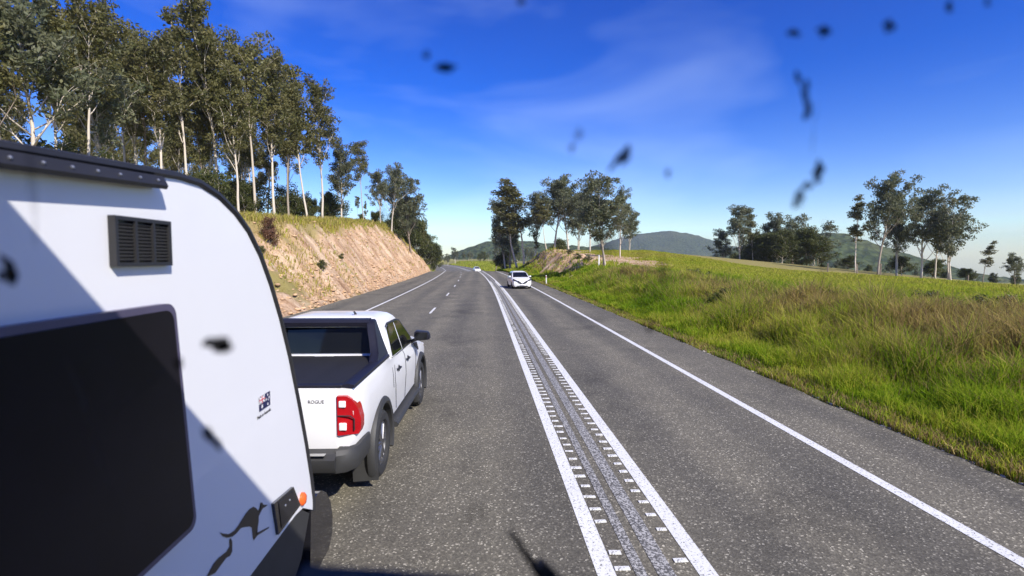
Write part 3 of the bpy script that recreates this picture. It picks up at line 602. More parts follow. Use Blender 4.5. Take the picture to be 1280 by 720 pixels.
def post(name, x, y, h, r, mat, lab, cat, group=None, cap=None):
    bm = bmesh.new(); box(bm, -r, r, -r * .6, r * .6, -.3, h, r * .3)
    o = obj(name, bm, mat); o.location = (x, y, gz(x, y)); o.rotation_euler = (rt.uniform(-.03, .03), rt.uniform(-.04, .04), rt.uniform(-.2, .2)); tag(o, lab, cat, group)
    if cap: b2 = bmesh.new(); box(b2, -r * .6, r * .6, -r * .6 - .012, -r * .6 + .002, h - .22, h - .08); obj('reflector', b2, cap, o)
post('guide_post', 6.72 - .2, 52, 1.0, .055, M['post'], 'white roadside guide post right of the white hatchback', 'post', 'guide posts', M['red'])
d = px_dir(748.5, 340); post('guide_post', d.x * 56, 56, 1.55, .07, M['post'], 'pale post standing next to the forked gum on the bank', 'post', 'guide posts')
for i, (px, Y) in enumerate(((1072, 50), (1101, 47), (1211, 52), (1035, 56))):
    d = px_dir(px, 330); post('fence_post', d.x * Y, Y, (1.35, 1.5, 1.35, 1.3)[i], .07, M['wood'], ('dark wooden fence post left of the tallest crest gum', 'dark leaning fence post below the tallest crest gum', 'dark fence post below the small thin gum', 'leftmost dark fence post on the paddock crest')[i], 'post', 'fence posts on the paddock crest')

# ------------------------------------------------------------------ vehicles
def wheel(parent, x, y, r, w, side, spokes=6, rim=None):
    """side=+1: outer face towards +x"""
    bm = bmesh.new(); o = side * w / 2; i = -o
    lathe(bm, [(i * .8, r * .60), (i, r * .70), (i, r * .92), (i * .8, r), (o * .8, r), (o, r * .92), (o, r * .72), (o * .82, r * .66), (o * .5, r * .62)], 'x', 36, closed=True)
    ty = obj('wheel', bm, M['rubber'], parent, 30); ty.location = (x, y, r)
    bm = bmesh.new(); lathe(bm, [(o * .05, r * .63), (o * .78, r * .655), (o * .74, r * .60), (o * .1, r * .56)], 'x', 32, closed=True)
    lathe(bm, [(o * .05, r * .2), (o * .80, r * .16), (o * .84, r * .08)], 'x', 16)
    for k in range(spokes):
        a = 2 * math.pi * k / spokes; c, s_ = math.cos(a), math.sin(a)
        for dv in (-.10, .10):
            q0 = (o * .72, (c * .12 - s_ * dv * .5) * r, (s_ * .12 + c * dv * .5) * r); q1 = (o * .66, (c * .59 - s_ * dv) * r, (s_ * .59 + c * dv) * r); tube(bm, [q0, q1], [r * .055, r * .045], 5)
    obj('rim', bm, rim or M['rim'], ty, 40)
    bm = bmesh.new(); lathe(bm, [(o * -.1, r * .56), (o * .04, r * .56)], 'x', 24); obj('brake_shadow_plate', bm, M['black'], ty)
    return ty
def half_ring(prof, y):
    pts = [(x, y, z) for x, z in prof]; return pts + [(-x, y, z) for x, z in prof[::-1] if x > 1e-4]
def body_loft(bm, st): loft(bm, [half_ring(p, y) for y, p in st])
def rrect(yr, yf, xh, z, n=6, rad=.12):
    pts = []
    for cx, cy, a0 in ((xh - rad, yf - rad, 0), (-xh + rad, yf - rad, 90), (-xh + rad, yr + rad, 180), (xh - rad, yr + rad, 270)):
        for k in range(n + 1):
            a = R(a0 + 90 * k / n); pts.append((cx + rad * math.cos(a), cy + rad * math.sin(a), z))
    return pts

def make_ute():
    U = empty('utility_vehicle', (-2.12, 7.85, 0), R(-1.9))
    tag(U, 'white dual-cab ute with black tonneau cover towing the caravan', 'ute')
    def sec(zb, xs, zm, xm, zs, xsh, zt, xt, cr=.012):
        return [(0, zb), (xs - .06, zb), (xs, zb + .06), (xm - .01, zm - .12), (xm, zm), (xm - .006, (zm + zs) / 2), (xsh, zs), (xt + .015, zt - .03), (xt, zt), (xt - .08, zt + cr), (0, zt + cr * 1.6)]
    bm = bmesh.new()
    body_loft(bm, [(-2.50, sec(.66, .80, .98, .865, 1.26, .86, 1.34, .835)), (-2.44, sec(.58, .83, .96, .895, 1.26, .882, 1.35, .85)), (-2.0, sec(.50, .87, .95, .915, 1.26, .895, 1.355, .86)), (-1.45, sec(.48, .885, .95, .922, 1.26, .90, 1.36, .865)), (-.80, sec(.46, .885, .93, .92, 1.24, .90, 1.36, .865)), (-.74, sec(.46, .885, .93, .918, 1.22, .90, 1.30, .865)),
        (.2, sec(.46, .885, .92, .918, 1.18, .90, 1.275, .86)), (1.05, sec(.46, .885, .92, .915, 1.16, .895, 1.25, .84)), (1.30, sec(.46, .885, .92, .915, 1.15, .89, 1.225, .80)), (2.1, sec(.46, .88, .92, .915, 1.08, .88, 1.16, .76, .04)), (2.45, sec(.46, .84, .88, .87, 1.0, .84, 1.07, .70, .03)), (2.66, sec(.50, .68, .80, .72, .92, .70, .97, .58))])
    body = obj('body', bm, M['white'], U, 32)
    for yy in (-1.45, 1.635):
        for sx in (-1, 1):
            c = bmesh.new(); lathe(c, [(sx * .58, .475), (sx * 1.2, .475)], 'x', 40, (0, yy, .43)); bool_cut(body, c)
    # dark wheel wells and chassis
    bm = bmesh.new(); box(bm, -.60, .60, -2.3, 2.4, .36, .62); box(bm, -.84, .84, -.85, .95, .40, .50)
    for sx in (-1, 1): tube(bm, [(sx * .62, -1.45, .4), (-sx * .1, -1.45, .4)], .07, 8)
    obj('chassis', bm, M['black'], U)
    for yy in (-1.45, 1.635):
        for sx in (-1, 1):
            wheel(U, sx * .80, yy, .40, .26, sx)
            bm = bmesh.new(); vs = []                       # moulded arch flare
            for k in range(25):
                a = R(-28 + 236 * k / 24); c, s_ = math.cos(a), math.sin(a); ring = []
                for r_, xo in ((.462, .86), (.458, .945), (.485, .962), (.535, .945), (.555, .905), (.545, .86)): ring.append(bm.verts.new((sx * xo, yy + c * r_, .43 + s_ * r_)))
                vs.append(ring)
            for a, b in zip(vs, vs[1:]):
                for j in range(6): bm.faces.new((a[j], a[(j + 1) % 6], b[(j + 1) % 6], b[j]))
            bm.faces.new(vs[0]); bm.faces.new(vs[-1][::-1]); obj('wheel_arch_flare', bm, M['grey'], U, 40)
            if yy < 0:
                bm = bmesh.new(); prism(bm, [(sx * .66, .52), (sx * .955, .52), (sx * .97, .13), (sx * .68, .11)], 'y', -1.93, -1.91); obj('mud_flap', bm, M['grey'], U)
    # cabin
    levels = [(1.20, -.755, 1.36, .868), (1.30, -.752, 1.22, .86), (1.50, -.735, .92, .80), (1.70, -.70, .62, .732), (1.80, -.665, .46, .685), (1.855, -.60, .36, .62), (1.885, -.48, .24, .52), (1.895, -.30, .05, .36)]
    bm = bmesh.new(); loft(bm, [rrect(a, b, c, z, 6, .13) for z, a, b, c in levels]); obj('cabin', bm, M['white'], U, 45)
    zl = [l[0] for l in levels]
    def X(z): return float(np.interp(z, zl, [l[3] for l in levels]))
    def Yr(z): return float(np.interp(z, zl, [l[1] for l in levels]))
    def side(name, pts, mat, off, th=.012):
        for sx in (-1, 1):
            bm = bmesh.new(); prism(bm, pts, 'x', lambda p: sx * (X(p[1]) + off - th), lambda p: sx * (X(p[1]) + off)); obj(name, bm, mat, U)
    side('window_surround', [(-.60, 1.285), (.2, 1.275), (1.09, 1.262), (.98, 1.40), (.60, 1.705), (.40, 1.745), (-.22, 1.755), (-.40, 1.72)], M['black'], .004)
    side('rear_door_window', [(-.53, 1.315), (.14, 1.305), (.14, 1.725), (-.22, 1.73), (-.36, 1.70)], M['glass'], .009)
    side('front_door_window', [(.20, 1.303), (1.0, 1.292), (.93, 1.39), (.57, 1.685), (.38, 1.72), (.20, 1.723)], M['glass'], .009)
    bm = bmesh.new(); prism(bm, [(-.66, 1.40), (.66, 1.40), (.62, 1.71), (.56, 1.745), (-.56, 1.745), (-.62, 1.71)], 'y', lambda p: Yr(p[1]) - .010, lambda p: Yr(p[1]) + .01); obj('rear_window', bm, M['glass'], U)
    bm = bmesh.new(); lf = lambda z: float(np.interp(z, zl, [l[2] for l in levels])); prism(bm, [(-.74, 1.28), (.74, 1.28), (.58, 1.74), (-.58, 1.74)], 'y', lambda p: lf(p[1]) + .012, lambda p: lf(p[1]) - .01); obj('windscreen', bm, M['glass'], U)
    bm = bmesh.new(); box(bm, -.80, .80, -.82, -.762, 1.30, 1.395, .006); obj('bulkhead', bm, M['white'], U)
    # sports bar: two sail panels and a cross bar, all dark
    for sx in (-1, 1):
        bm = bmesh.new(); pts = [(-.66, 1.865), (-.78, 1.855), (-.86, 1.79), (-.98, 1.60), (-1.13, 1.46), (-1.36, 1.395), (-1.36, 1.372), (-.70, 1.372), (-.72, 1.60)]
        xo = lambda z: .845 - .175 * (z - 1.37) / .48
        prism(bm, pts, 'x', lambda p: sx * (xo(p[1]) - .11), lambda p: sx * xo(p[1])); bmesh.ops.bevel(bm, geom=bm.edges[:], offset=.012, segments=2, affect='EDGES'); obj('sports_bar', bm, M['navy'], U, 40)
    bm = bmesh.new(); prism(bm, [(-.655, 1.875), (-.775, 1.868), (-.82, 1.83), (-.80, 1.775), (-.69, 1.78)], 'x', -.60, .60); obj('sports_bar_beam', bm, M['navy'], U, 30)
    # tub: rails, roller cover, tailgate
    for sx in (-1, 1):
        bm = bmesh.new(); prism(bm, [(sx * .745, 1.362), (sx * .745, 1.392), (sx * .80, 1.402), (sx * .868, 1.388), (sx * .874, 1.355)], 'y', -2.49, -.78); obj('tub_rail', bm, M['navy'], U, 30)
    bm = bmesh.new(); box(bm, -.742, .742, -2.42, -.825, 1.368, 1.378)
    tn = obj('tonneau_cover', bm, M['tonneau'], U)
    sl = bpy.data.meshes.new('slat'); bm = bmesh.new(); box(bm, -.735, .735, -.026, .026, 0, .006, .002); bm.to_mesh(sl); bm.free(); sl.materials.append(M['tonneau'])
    for k in range(26): o = link_mesh('slat', sl, None, tn); o.location = (0, -2.38 + k * .0595, 1.3765)
    bm = bmesh.new(); box(bm, -.745, .745, -2.505, -2.425, 1.366, 1.392, .008); obj('tailgate_cap', bm, M['navy'], U)
    bm = bmesh.new(); box(bm, -.70, .70, -2.522, -2.48, .72, 1.35, .012); tg = obj('tailgate', bm, M['white'], U, 40)
    bm = bmesh.new(); box(bm, -.15, .15, -2.535, -2.515, 1.12, 1.21, .008); obj('handle', bm, M['black'], tg)
    text_obj('badge', 'ROGUE', .05, M['rim'], tg, Matrix.Translation((.40, -2.5235, 1.205)) @ Matrix.Rotation(R(90), 4, 'X'), .003)
    text_obj('badge', 'HILUX', .075, M['rim'], tg, Matrix.Translation((-.66, -2.5235, 1.195)) @ Matrix.Rotation(R(90), 4, 'X'), .003)
    # tail lamps: red C shapes wrapping the corner, with clear squares
    for sx in (-1, 1):
        bm = bmesh.new(); prof = [(1.285, .0), (1.27, .05), (1.16, .075), (1.06, .10), (.95, .115), (.885, .09), (.87, .0)]
        pts = [(.706, 1.285), (.80, 1.285), (.855, 1.25), (.905, 1.15), (.932, 1.03), (.93, .93), (.91, .875), (.706, .872)]
        prism(bm, [(sx * a, b) for a, b in pts], 'y', -2.35, lambda p: -2.545 + max(0, abs(p[0]) - .84) * .75); tl = obj('tail_light', bm, M['red'], U, 30)
        bm = bmesh.new(); tube(bm, [(sx * .712, -2.548, 1.08), (sx * .84, -2.548, 1.08), (sx * .872, -2.522, 1.04), (sx * .872, -2.522, .92)], .007, 5); obj('lens_divider', bm, M['black'], tl)
        for z0, z1, x1 in ((1.165, 1.235, .795), (.925, 1.005, .80)):
            bm = bmesh.new(); box(bm, min(sx * .722, sx * x1), max(sx * .722, sx * x1), -2.553, -2.53, z0, z1, .01); obj('clear_lens', bm, M['clear'], tl)
    # bumper
    bm = bmesh.new(); pr = [(-2.50, .50), (-2.66, .53), (-2.70, .60), (-2.70, .67), (-2.64, .715), (-2.50, .73)]
    prism(bm, pr, 'x', -.72, .72); obj('rear_bumper', bm, M['grey'], U, 30)
    for sx in (-1, 1):
        bm = bmesh.new(); lo = [(.722, -2.66), (.83, -2.62), (.915, -2.5), (.925, -2.08), (.86, -2.06), (.722, -2.2)]
        lo = [(sx * a, b) for a, b in lo]; loft(bm, [[(a * .97, b + .02, .51) for a, b in lo], [(a, b, .58) for a, b in lo], [(a, b, .70) for a, b in lo], [(a * .985, b + .03, .745) for a, b in lo]]); obj('bumper_corner', bm, M['grey'], U, 35)
    bm = bmesh.new(); box(bm, -.62, .62, -2.708, -2.64, .712, .722); obj('bumper_step', bm, M['chrome'], U)
    bm = bmesh.new(); box(bm, -.19, .19, -2.712, -2.70, .56, .67); obj('number_plate', bm, M['post'], U)
    bm = bmesh.new(); box(bm, -.04, .04, -2.86, -2.4, .42, .48); obj('tow_bar', bm, M['black'], U)
    # doors: shut lines, handles, side step, mirrors
    def line(a, b, w=.006):
        for sx in (-1, 1):
            bm = bmesh.new(); pts = []; n = 12
            for k in range(n + 1):
                z = a[1] + (b[1] - a[1]) * k / n; y = a[0] + (b[0] - a[0]) * k / n; xx = float(np.interp(z, [.5, .8, .93, 1.10, 1.20, 1.27], [.892, .912, .921, .913, .902, .868])); pts.append((sx * (xx + .0005), y, z))
            tube(bm, pts, w * .6, 5); obj('door_seam', bm, M['black'], U)
    line((-.60, 1.27), (-.64, .98)); line((-.64, .98), (-.50, .56)); line((.17, 1.27), (.17, .52)); line((1.10, 1.24), (1.10, .55)); line((-.755, 1.27), (-.755, .92))
    for sx in (-1, 1):
        for yy in (-.38, .36):
            bm = bmesh.new(); lathe(bm, [(sx * .900, .05), (sx * .912, .048), (sx * .916, .03)], 'x', 16, (0, yy + .05, 1.10)); tube(bm, [(sx * .905, yy - .11, 1.112), (sx * .935, yy - .07, 1.114), (sx * .935, yy + .07, 1.112), (sx * .905, yy + .11, 1.108)], .016, 6); obj('door_handle', bm, M['black'], U, 40)
        bm = bmesh.new(); prism(bm, [(sx * .80, .40), (sx * .98, .40), (sx * .995, .44), (sx * .97, .475), (sx * .80, .47)], 'y', -.86, 1.05); obj('side_step', bm, M['grey'], U, 30)
        bm = bmesh.new(); loft(bm, [[(sx * (.95 + a), .93 + b * .6, 1.30 + c) for a, b, c in ((0, -.08, 0), (.22, -.10, .02), (.25, -.02, .03), (.24, .10, .02), (.0, .12, 0))], [(sx * (.93 + a), .93 + b, 1.38 + c) for a, b, c in ((0, -.09, 0), (.25, -.10, .0), (.28, -.02, .0), (.26, .10, .0), (.0, .14, 0))], [(sx * (.94 + a), .93 + b * .8, 1.475 + c) for a, b, c in ((0, -.08, 0), (.21, -.10, -.01), (.24, -.02, -.02), (.22, .10, -.02), (.0, .12, 0))]])
        bmesh.ops.bevel(bm, geom=bm.edges[:], offset=.015, segments=2, affect='EDGES'); mi = obj('mirror', bm, M['navy'], U, 40)
        bm = bmesh.new(); prism(bm, [(sx * .965, 1.325), (sx * 1.15, 1.33), (sx * 1.165, 1.45), (sx * .965, 1.455)], 'y', .822, .832); obj('mirror_glass', bm, M['glass'], mi)
        bm = bmesh.new(); tube(bm, [(sx * .85, 1.0, 1.27), (sx * .97, .95, 1.33)], .03, 6); obj('mirror_arm', bm, M['black'], mi)
        bm = bmesh.new(); prism(bm, [(1.02, 1.25), (1.32, 1.22), (1.52, 1.05), (1.40, 1.06), (1.2, 1.15)], 'x', sx * .885, sx * .905); obj('guard_trim', bm, M['navy'], U)
        bm = bmesh.new(); box(bm, min(sx * .58, sx * .84), max(sx * .58, sx * .84), 2.40, 2.58, .86, 1.0, .02); obj('headlight', bm, M['clear'], U)
    bm = bmesh.new(); box(bm, -.5, .5, 2.60, 2.70, .62, .98, .02); obj('grille', bm, M['black'], U)
    bm = bmesh.new(); tube(bm, [(.30, -.33, 1.88), (.30, -.42, 1.935), (.30, -.46, 1.94)], [.018, .014, .006], 6); obj('antenna', bm, M['black'], U)
make_ute()

def make_hatch(name, loc, rz, lab, detail=True):
    """small five-door hatchback; nose towards -y (towards the camera at rz = 0)"""
    H = empty(name, loc, rz); tag(H, lab, 'car', 'white oncoming cars')
    def sec(zb, xs, zm, xm, zt, xt): return [(0, zb), (xs - .08, zb), (xs, zb + .08), (xm, zm), (xm - .02, (zm + zt) / 2 + .05), (xt, zt - .02), (xt - .08, zt), (0, zt + .03)]
    bm = bmesh.new(); body_loft(bm, [(-2.24, sec(.28, .50, .42, .56, .60, .40)), (-2.17, sec(.20, .70, .45, .76, .72, .62)), (-2.0, sec(.18, .80, .50, .85, .80, .72)), (-1.5, sec(.17, .83, .58, .885, .92, .76)), (-1.0, sec(.17, .84, .62, .895, 1.0, .78)), (0, sec(.17, .84, .64, .895, 1.02, .80)), (1.2, sec(.17, .84, .66, .895, 1.04, .80)), (1.9, sec(.20, .80, .70, .87, 1.04, .76)), (2.2, sec(.30, .68, .72, .78, 1.0, .66))])
    body = obj('body', bm, M['white'], H, 32)
    for yy in (-1.32, 1.38):
        for sx in (-1, 1):
            c = bmesh.new(); lathe(c, [(sx * .58, .36), (sx * 1.2, .36)], 'x', 28, (0, yy, .32)); bool_cut(body, c); wheel(H, sx * .78, yy, .315, .20, sx, 5)
    bm = bmesh.new(); box(bm, -.6, .6, -1.9, 1.9, .16, .4); obj('chassis', bm, M['black'], H)
    lv = [(.98, -1.22, 2.02, .80), (1.2, -.78, 1.86, .74), (1.38, -.38, 1.66, .66), (1.47, -.12, 1.42, .58), (1.53, .18, 1.1, .44)]
    bm = bmesh.new(); loft(bm, [rrect(a, b, c, z, 5, .14) for z, a, b, c in lv]); obj('cabin', bm, M['white'], H, 45)
    zz = [l[0] for l in lv]; fx = lambda z: float(np.interp(z, zz, [l[3] for l in lv])); fy = lambda z: float(np.interp(z, zz, [l[1] for l in lv])); ry = lambda z: float(np.interp(z, zz, [l[2] for l in lv]))
    bm = bmesh.new(); prism(bm, [(-.70, 1.03), (.70, 1.03), (.60, 1.40), (.50, 1.44), (-.50, 1.44), (-.60, 1.40)], 'y', lambda p: fy(p[1]) - .06, lambda p: fy(p[1]) + .05); obj('windscreen', bm, M['glass'], H)
    bm = bmesh.new(); prism(bm, [(-.62, 1.1), (.62, 1.1), (.5, 1.42), (-.5, 1.42)], 'y', lambda p: ry(p[1]) + .05, lambda p: ry(p[1]) - .05); obj('rear_window', bm, M['glass'], H)
    for sx in (-1, 1):
        bm = bmesh.new(); prism(bm, [(-.86, 1.06), (1.6, 1.10), (1.45, 1.38), (.6, 1.44), (-.18, 1.40)], 'x', lambda p: sx * (fx(p[1]) + .03), lambda p: sx * (fx(p[1]) - .02)); obj('side_window', bm, M['glass'], H)
        if detail:
            bm = bmesh.new(); prism(bm, [(sx * .48, .76), (sx * .70, .86), (sx * .83, .90), (sx * .82, .80), (sx * .66, .73), (sx * .50, .68)], 'y', -1.8, lambda p: -2.26 + max(0, abs(p[0]) - .5) * .40); obj('headlight', bm, M['gloss'], H)
            bm = bmesh.new(); prism(bm, [(sx * .05, .53), (sx * .12, .43), (sx * .40, .56), (sx * .50, .74), (sx * .34, .73)], 'y', -2.0, -2.275); obj('grille_wing', bm, M['black'], H)
            bm = bmesh.new(); prism(bm, [(sx * .42, .30), (sx * .68, .34), (sx * .66, .42), (sx * .46, .38)], 'y', -2.0, lambda p: -2.225 + max(0, abs(p[0]) - .5) * .4); obj('fog_light', bm, M['black'], H)
            bm = bmesh.new(); box(bm, min(sx * .84, sx * 1.02), max(sx * .84, sx * 1.02), -.78, -.62, 1.0, 1.13, .03); obj('mirror', bm, M['white'], H, 40)
    if detail:
        bm = bmesh.new(); prism(bm, [(-.55, .215), (.55, .215), (.40, .30), (-.40, .30)], 'y', -2.1, -2.268); obj('lower_grille', bm, M['black'], H)
        bm = bmesh.new(); prism(bm, [(-.16, .46), (.16, .46), (.10, .52), (0, .50), (-.10, .52)], 'y', -2.1, -2.262); obj('grille', bm, M['black'], H)
        bm = bmesh.new(); box(bm, -.19, .19, -2.285, -2.262, .335, .435); obj('number_plate', bm, M['clear'], H)
        bm = bmesh.new(); box(bm, -.02, .14, .0, .5, 1.0, 1.05); tube(bm, [(-.4, -1.06, 1.045), (.1, -1.12, 1.05)], .008, 4); obj('wiper', bm, M['black'], H)
    return H
make_hatch('hatchback_car', (3.36, 47.2, 0), R(4), 'white hatchback with dark V-shaped grille driving towards the viewer')
make_hatch('distant_car', (-1.6, 146, float(road_z(146))), R(8), 'tiny white car far ahead where the road dips', False)

# ------------------------------------------------------------------ caravan
def make_caravan():
    XW = -1.25; V = empty('caravan', (XW - 1.2, 0, 0)); tag(V, 'white caravan with dark side window alongside on the left', 'caravan')
    ox = XW - 1.2
    prof = [(-3.6, 1.0), (-3.6, 2.5), (-3.5, 2.66), (-3.3, 2.74), (1.30, 2.985), (2.20, 3.040), (2.36, 3.035), (2.52, 3.0), (2.68, 2.935), (2.82, 2.85), (2.96, 2.72), (3.09, 2.55), (3.22, 2.34), (3.36, 2.06), (3.50, 1.72), (3.62, 1.40), (3.71, 1.12), (3.755, .93), (3.75, .85), (3.54, .97), (3.40, .99), (2.6, 1.0)]
    bm = bmesh.new(); prism(bm, prof, 'x', -1.2, 1.2); obj('body', bm, M['van'], V, 25)
    bm = bmesh.new(); tube(bm, [(1.2, y, z) for y, z in prof[1:19]], .017, 6); obj('edge_trim', bm, M['black'], V, 40)
    bm = bmesh.new(); prism(bm, [(-3.5, .52), (3.3, .52), (3.52, .62), (3.70, .85), (3.53, .966), (3.40, .986), (-3.5, .996)], 'x', -1.17, 1.188); obj('skirt', bm, M['grey'], V)
    # side window in its own frame
    def rr(y0, y1, z0, z1, r, n=5, sl=0):
        out = []
        for cy, cz, a0 in ((y1 - r, z1 - r, 0), (y0 + r, z1 - r, 90), (y0 + r, z0 + r, 180), (y1 - r, z0 + r, 270)):
            for k in range(n + 1):
                a = R(a0 + 90 * k / n); out.append((cy + r * math.cos(a), cz + r * math.sin(a)))
        return out
    sh = lambda pts: [(y + (2.52 - z) * .10, z) for y, z in pts]
    bm = bmesh.new(); prism(bm, sh(rr(.62, 2.095, 1.565, 2.525, .05)), 'x', 1.17, 1.235); wf = obj('side_window', bm, M['bezel'], V, 40)
    bm = bmesh.new(); prism(bm, sh(rr(.65, 2.07, 1.59, 2.50, .045)), 'x', 1.20, 1.2395); obj('pane', bm, M['acrylic'], wf)
    # fridge vent
    bm = bmesh.new(); y0, y1, z0, z1 = 1.795, 2.105, 2.672, 2.845
    for a in ((y0, y1, z1 - .014, z1), (y0, y1, z0, z0 + .014), (y0, y0 + .014, z0 + .014, z1 - .014), (y1 - .014, y1, z0 + .014, z1 - .014), (y0 + .10, y0 + .112, z0 + .014, z1 - .014), (y1 - .112, y1 - .10, z0 + .014, z1 - .014)): box(bm, 1.195, 1.225, *a)
    vt = obj('vent', bm, M['black'], V)
    bm = bmesh.new(); box(bm, 1.19, 1.206, y0 + .01, y1 - .01, z0 + .01, z1 - .01); obj('vent_back', bm, M['gloss'], vt)
    me = bpy.data.meshes.new('vent_slat'); bm = bmesh.new(); box(bm, -.004, .006, -.044, .044, -.003, .003); bm.to_mesh(me); bm.free(); me.materials.append(M['grey'])
    for c in (y0 + .056, (y0 + y1) / 2, y1 - .056):
        for k in range(11): o = link_mesh('vent_slat', me, None, vt); o.location = (1.212, c, z0 + .0245 + k * .0124); o.rotation_euler = (0, R(30), 0)
    # awning rail with screws
    rz_ = lambda y: (y - 2.04) * .056
    bm = bmesh.new(); loft(bm, [[(a, y, b + rz_(y)) for a, b in [(1.20, 2.968), (1.252, 2.962), (1.258, 2.975), (1.242, 3.010), (1.20, 3.018)]] for y in (-3.0, 1.2, 2.04)]); rl = obj('awning_rail', bm, M['black'], V)
    sm = bpy.data.meshes.new('screw'); bm = bmesh.new(); lathe(bm, [(0, .006), (.004, .005), (.006, .002)], 'x', 8); bm.to_mesh(sm); bm.free(); sm.materials.append(M['metal'])
    for k in range(12): o = link_mesh('screw', sm, None, rl); o.location = (1.251, 1.99 - k * .10, 2.992 - (k * .10 + .05) * .056); o.rotation_euler = (0, R(-18), 0)
    # marker lamp, hatch
    bm = bmesh.new(); lathe(bm, [(1.19, .045), (1.215, .043), (1.228, .03), (1.232, .012)], 'x', 18, (0, 0, 0)); mk = obj('marker_light', bm, M['orange'], V, 40); mk.location = (0, 3.515, 1.045); mk.scale = (1, .95, 1.05)
    bm = bmesh.new(); prism(bm, [(3.02, 1.255), (3.33, 1.215), (3.45, 1.035), (3.075, 1.035)], 'x', 1.19, 1.218); ht = obj('hatch', bm, M['gloss'], V)
    bm = bmesh.new(); prism(bm, [(3.08, 1.232), (3.31, 1.20), (3.41, 1.055), (3.115, 1.055)], 'x', 1.20, 1.2215); obj('panel', bm, M['vinyl'], ht)
    for yy in (3.18, 3.25): bm = bmesh.new(); lathe(bm, [(1.22, .010), (1.226, .006)], 'x', 10, (0, yy, 1.165)); obj('catch', bm, M['metal'], ht)
    # flag sticker and its line of writing
    fy, fz, fw, fh = 2.895, 1.842, .148, .082
    def flat(name, pts, x, mat, par):
        bm = bmesh.new(); f = bm.faces.new([bm.verts.new((x, y, z)) for y, z in pts]); r = bmesh.ops.extrude_face_region(bm, geom=[f]); bmesh.ops.translate(bm, verts=[g for g in r['geom'] if isinstance(g, bmesh.types.BMVert)], vec=(-.001, 0, 0)); return obj(name, bm, mat, par)
    fl = flat('flag_sticker', [(fy, fz), (fy + fw, fz), (fy + fw, fz + fh), (fy, fz + fh)], 1.2025, M['bluef'], V)
    cw, ch = fw / 2, fh / 2
    def P2(u, v): return (fy + u * cw, fz + ch + v * ch)
    flat('cross', [P2(0, 0), P2(.12, 0), P2(1, .85), P2(1, 1), P2(.88, 1), P2(0, .15)], 1.2032, M['whitef'], fl); flat('cross', [P2(0, 1), P2(0, .85), P2(.88, 0), P2(1, 0), P2(1, .15), P2(.12, 1)], 1.2034, M['whitef'], fl)
    flat('cross', [P2(.38, 0), P2(.62, 0), P2(.62, 1), P2(.38, 1)], 1.2037, M['whitef'], fl); flat('cross', [P2(0, .33), P2(1, .33), P2(1, .67), P2(0, .67)], 1.2039, M['whitef'], fl)
    flat('cross', [P2(.44, 0), P2(.56, 0), P2(.56, 1), P2(.44, 1)], 1.2042, M['redf'], fl); flat('cross', [P2(0, .42), P2(1, .42), P2(1, .58), P2(0, .58)], 1.2044, M['redf'], fl)
    for u, v, r in ((.25, .26, .013), (.76, .83, .0075), (.62, .56, .0075), (.89, .60, .0075), (.76, .18, .0085), (.81, .46, .005)):
        c = (fy + u * fw, fz + v * fh); flat('star', [(c[0] + r * (1 if k % 2 == 0 else .5) * math.sin(math.pi * k / 7), c[1] + r * (1 if k % 2 == 0 else .5) * math.cos(math.pi * k / 7)) for k in range(14)], 1.2036, M['whitef'], fl)
    mt = Matrix(((0, 0, 1, 1.2022), (1, 0, 0, fy - .03), (0, 1, 0, fz - .036), (0, 0, 0, 1)))
    text_obj('sticker_text', 'Made in Australia', .026, M['vinyl'], V, mt, .0005)
    # leaping kangaroo decals
    for pts in ([(2.874, 1.331), (2.898, 1.322), (2.913, 1.301), (2.97, 1.273), (2.943, 1.275), (2.904, 1.285), (2.875, 1.277), (2.85, 1.267), (2.848, 1.241), (2.835, 1.217), (2.81, 1.191), (2.983, 1.136), (2.974, 1.13), (2.824, 1.17), (2.779, 1.167), (2.771, 1.191), (2.764, 1.247), (2.736, 1.269), (2.683, 1.294), (2.641, 1.311), (2.591, 1.31), (2.551, 1.316), (2.498, 1.34), (2.462, 1.367), (2.433, 1.403), (2.463, 1.381), (2.514, 1.349), (2.568, 1.336), (2.609, 1.338), (2.652, 1.349), (2.697, 1.359), (2.742, 1.362), (2.788, 1.352), (2.824, 1.325), (2.842, 1.302), (2.869, 1.307), (2.885, 1.311)],
                [(2.535, 1.318), (2.548, 1.292), (2.546, 1.245), (2.522, 1.234), (2.488, 1.246), (2.44, 1.242), (2.382, 1.236), (2.303, 1.265), (2.372, 1.288), (2.414, 1.289), (2.486, 1.276), (2.522, 1.283), (2.52, 1.316)]):
        bm = bmesh.new(); f = bm.faces.new([bm.verts.new((1.2022, y, z)) for y, z in pts]); bmesh.ops.triangulate(bm, faces=[f]); obj('kangaroo_decal', bm, M['vinyl'], V)
    # front boot, drawbar, wheels
    bm = bmesh.new(); prism(bm, [(3.66, .34), (4.12, .34), (4.22, .42), (4.235, .56), (4.19, .70), (4.08, .83), (3.96, .90), (3.86, .92), (3.72, .90)], 'x', -1.15, 1.195); obj('front_boot', bm, M['gloss'], V, 30)
    bm = bmesh.new()
    for sx in (-1, 1): tube(bm, [(sx * .75, 3.2, .46), (0.33, 5.02, .46)], .05, 6)
    box(bm, .27, .39, 4.9, 5.2, .42, .52); tube(bm, [(.33, 4.75, .05), (.33, 4.75, .85)], .035, 8); obj('drawbar', bm, M['black'], V)
    for yy in (-1.9, -1.05):
        for sx in (-1, 1): wheel(V, sx * 1.03, yy, .36, .22, sx)
    bm = bmesh.new()
    for sx in (-1, 1):
        for yy in (-1.9, -1.05): tube(bm, [(sx * .95, yy, .36), (0, yy, .42)], .05, 8)
    box(bm, -.55, .55, -3.4, 3.2, .42, .53); obj('chassis', bm, M['black'], V)
make_caravan()

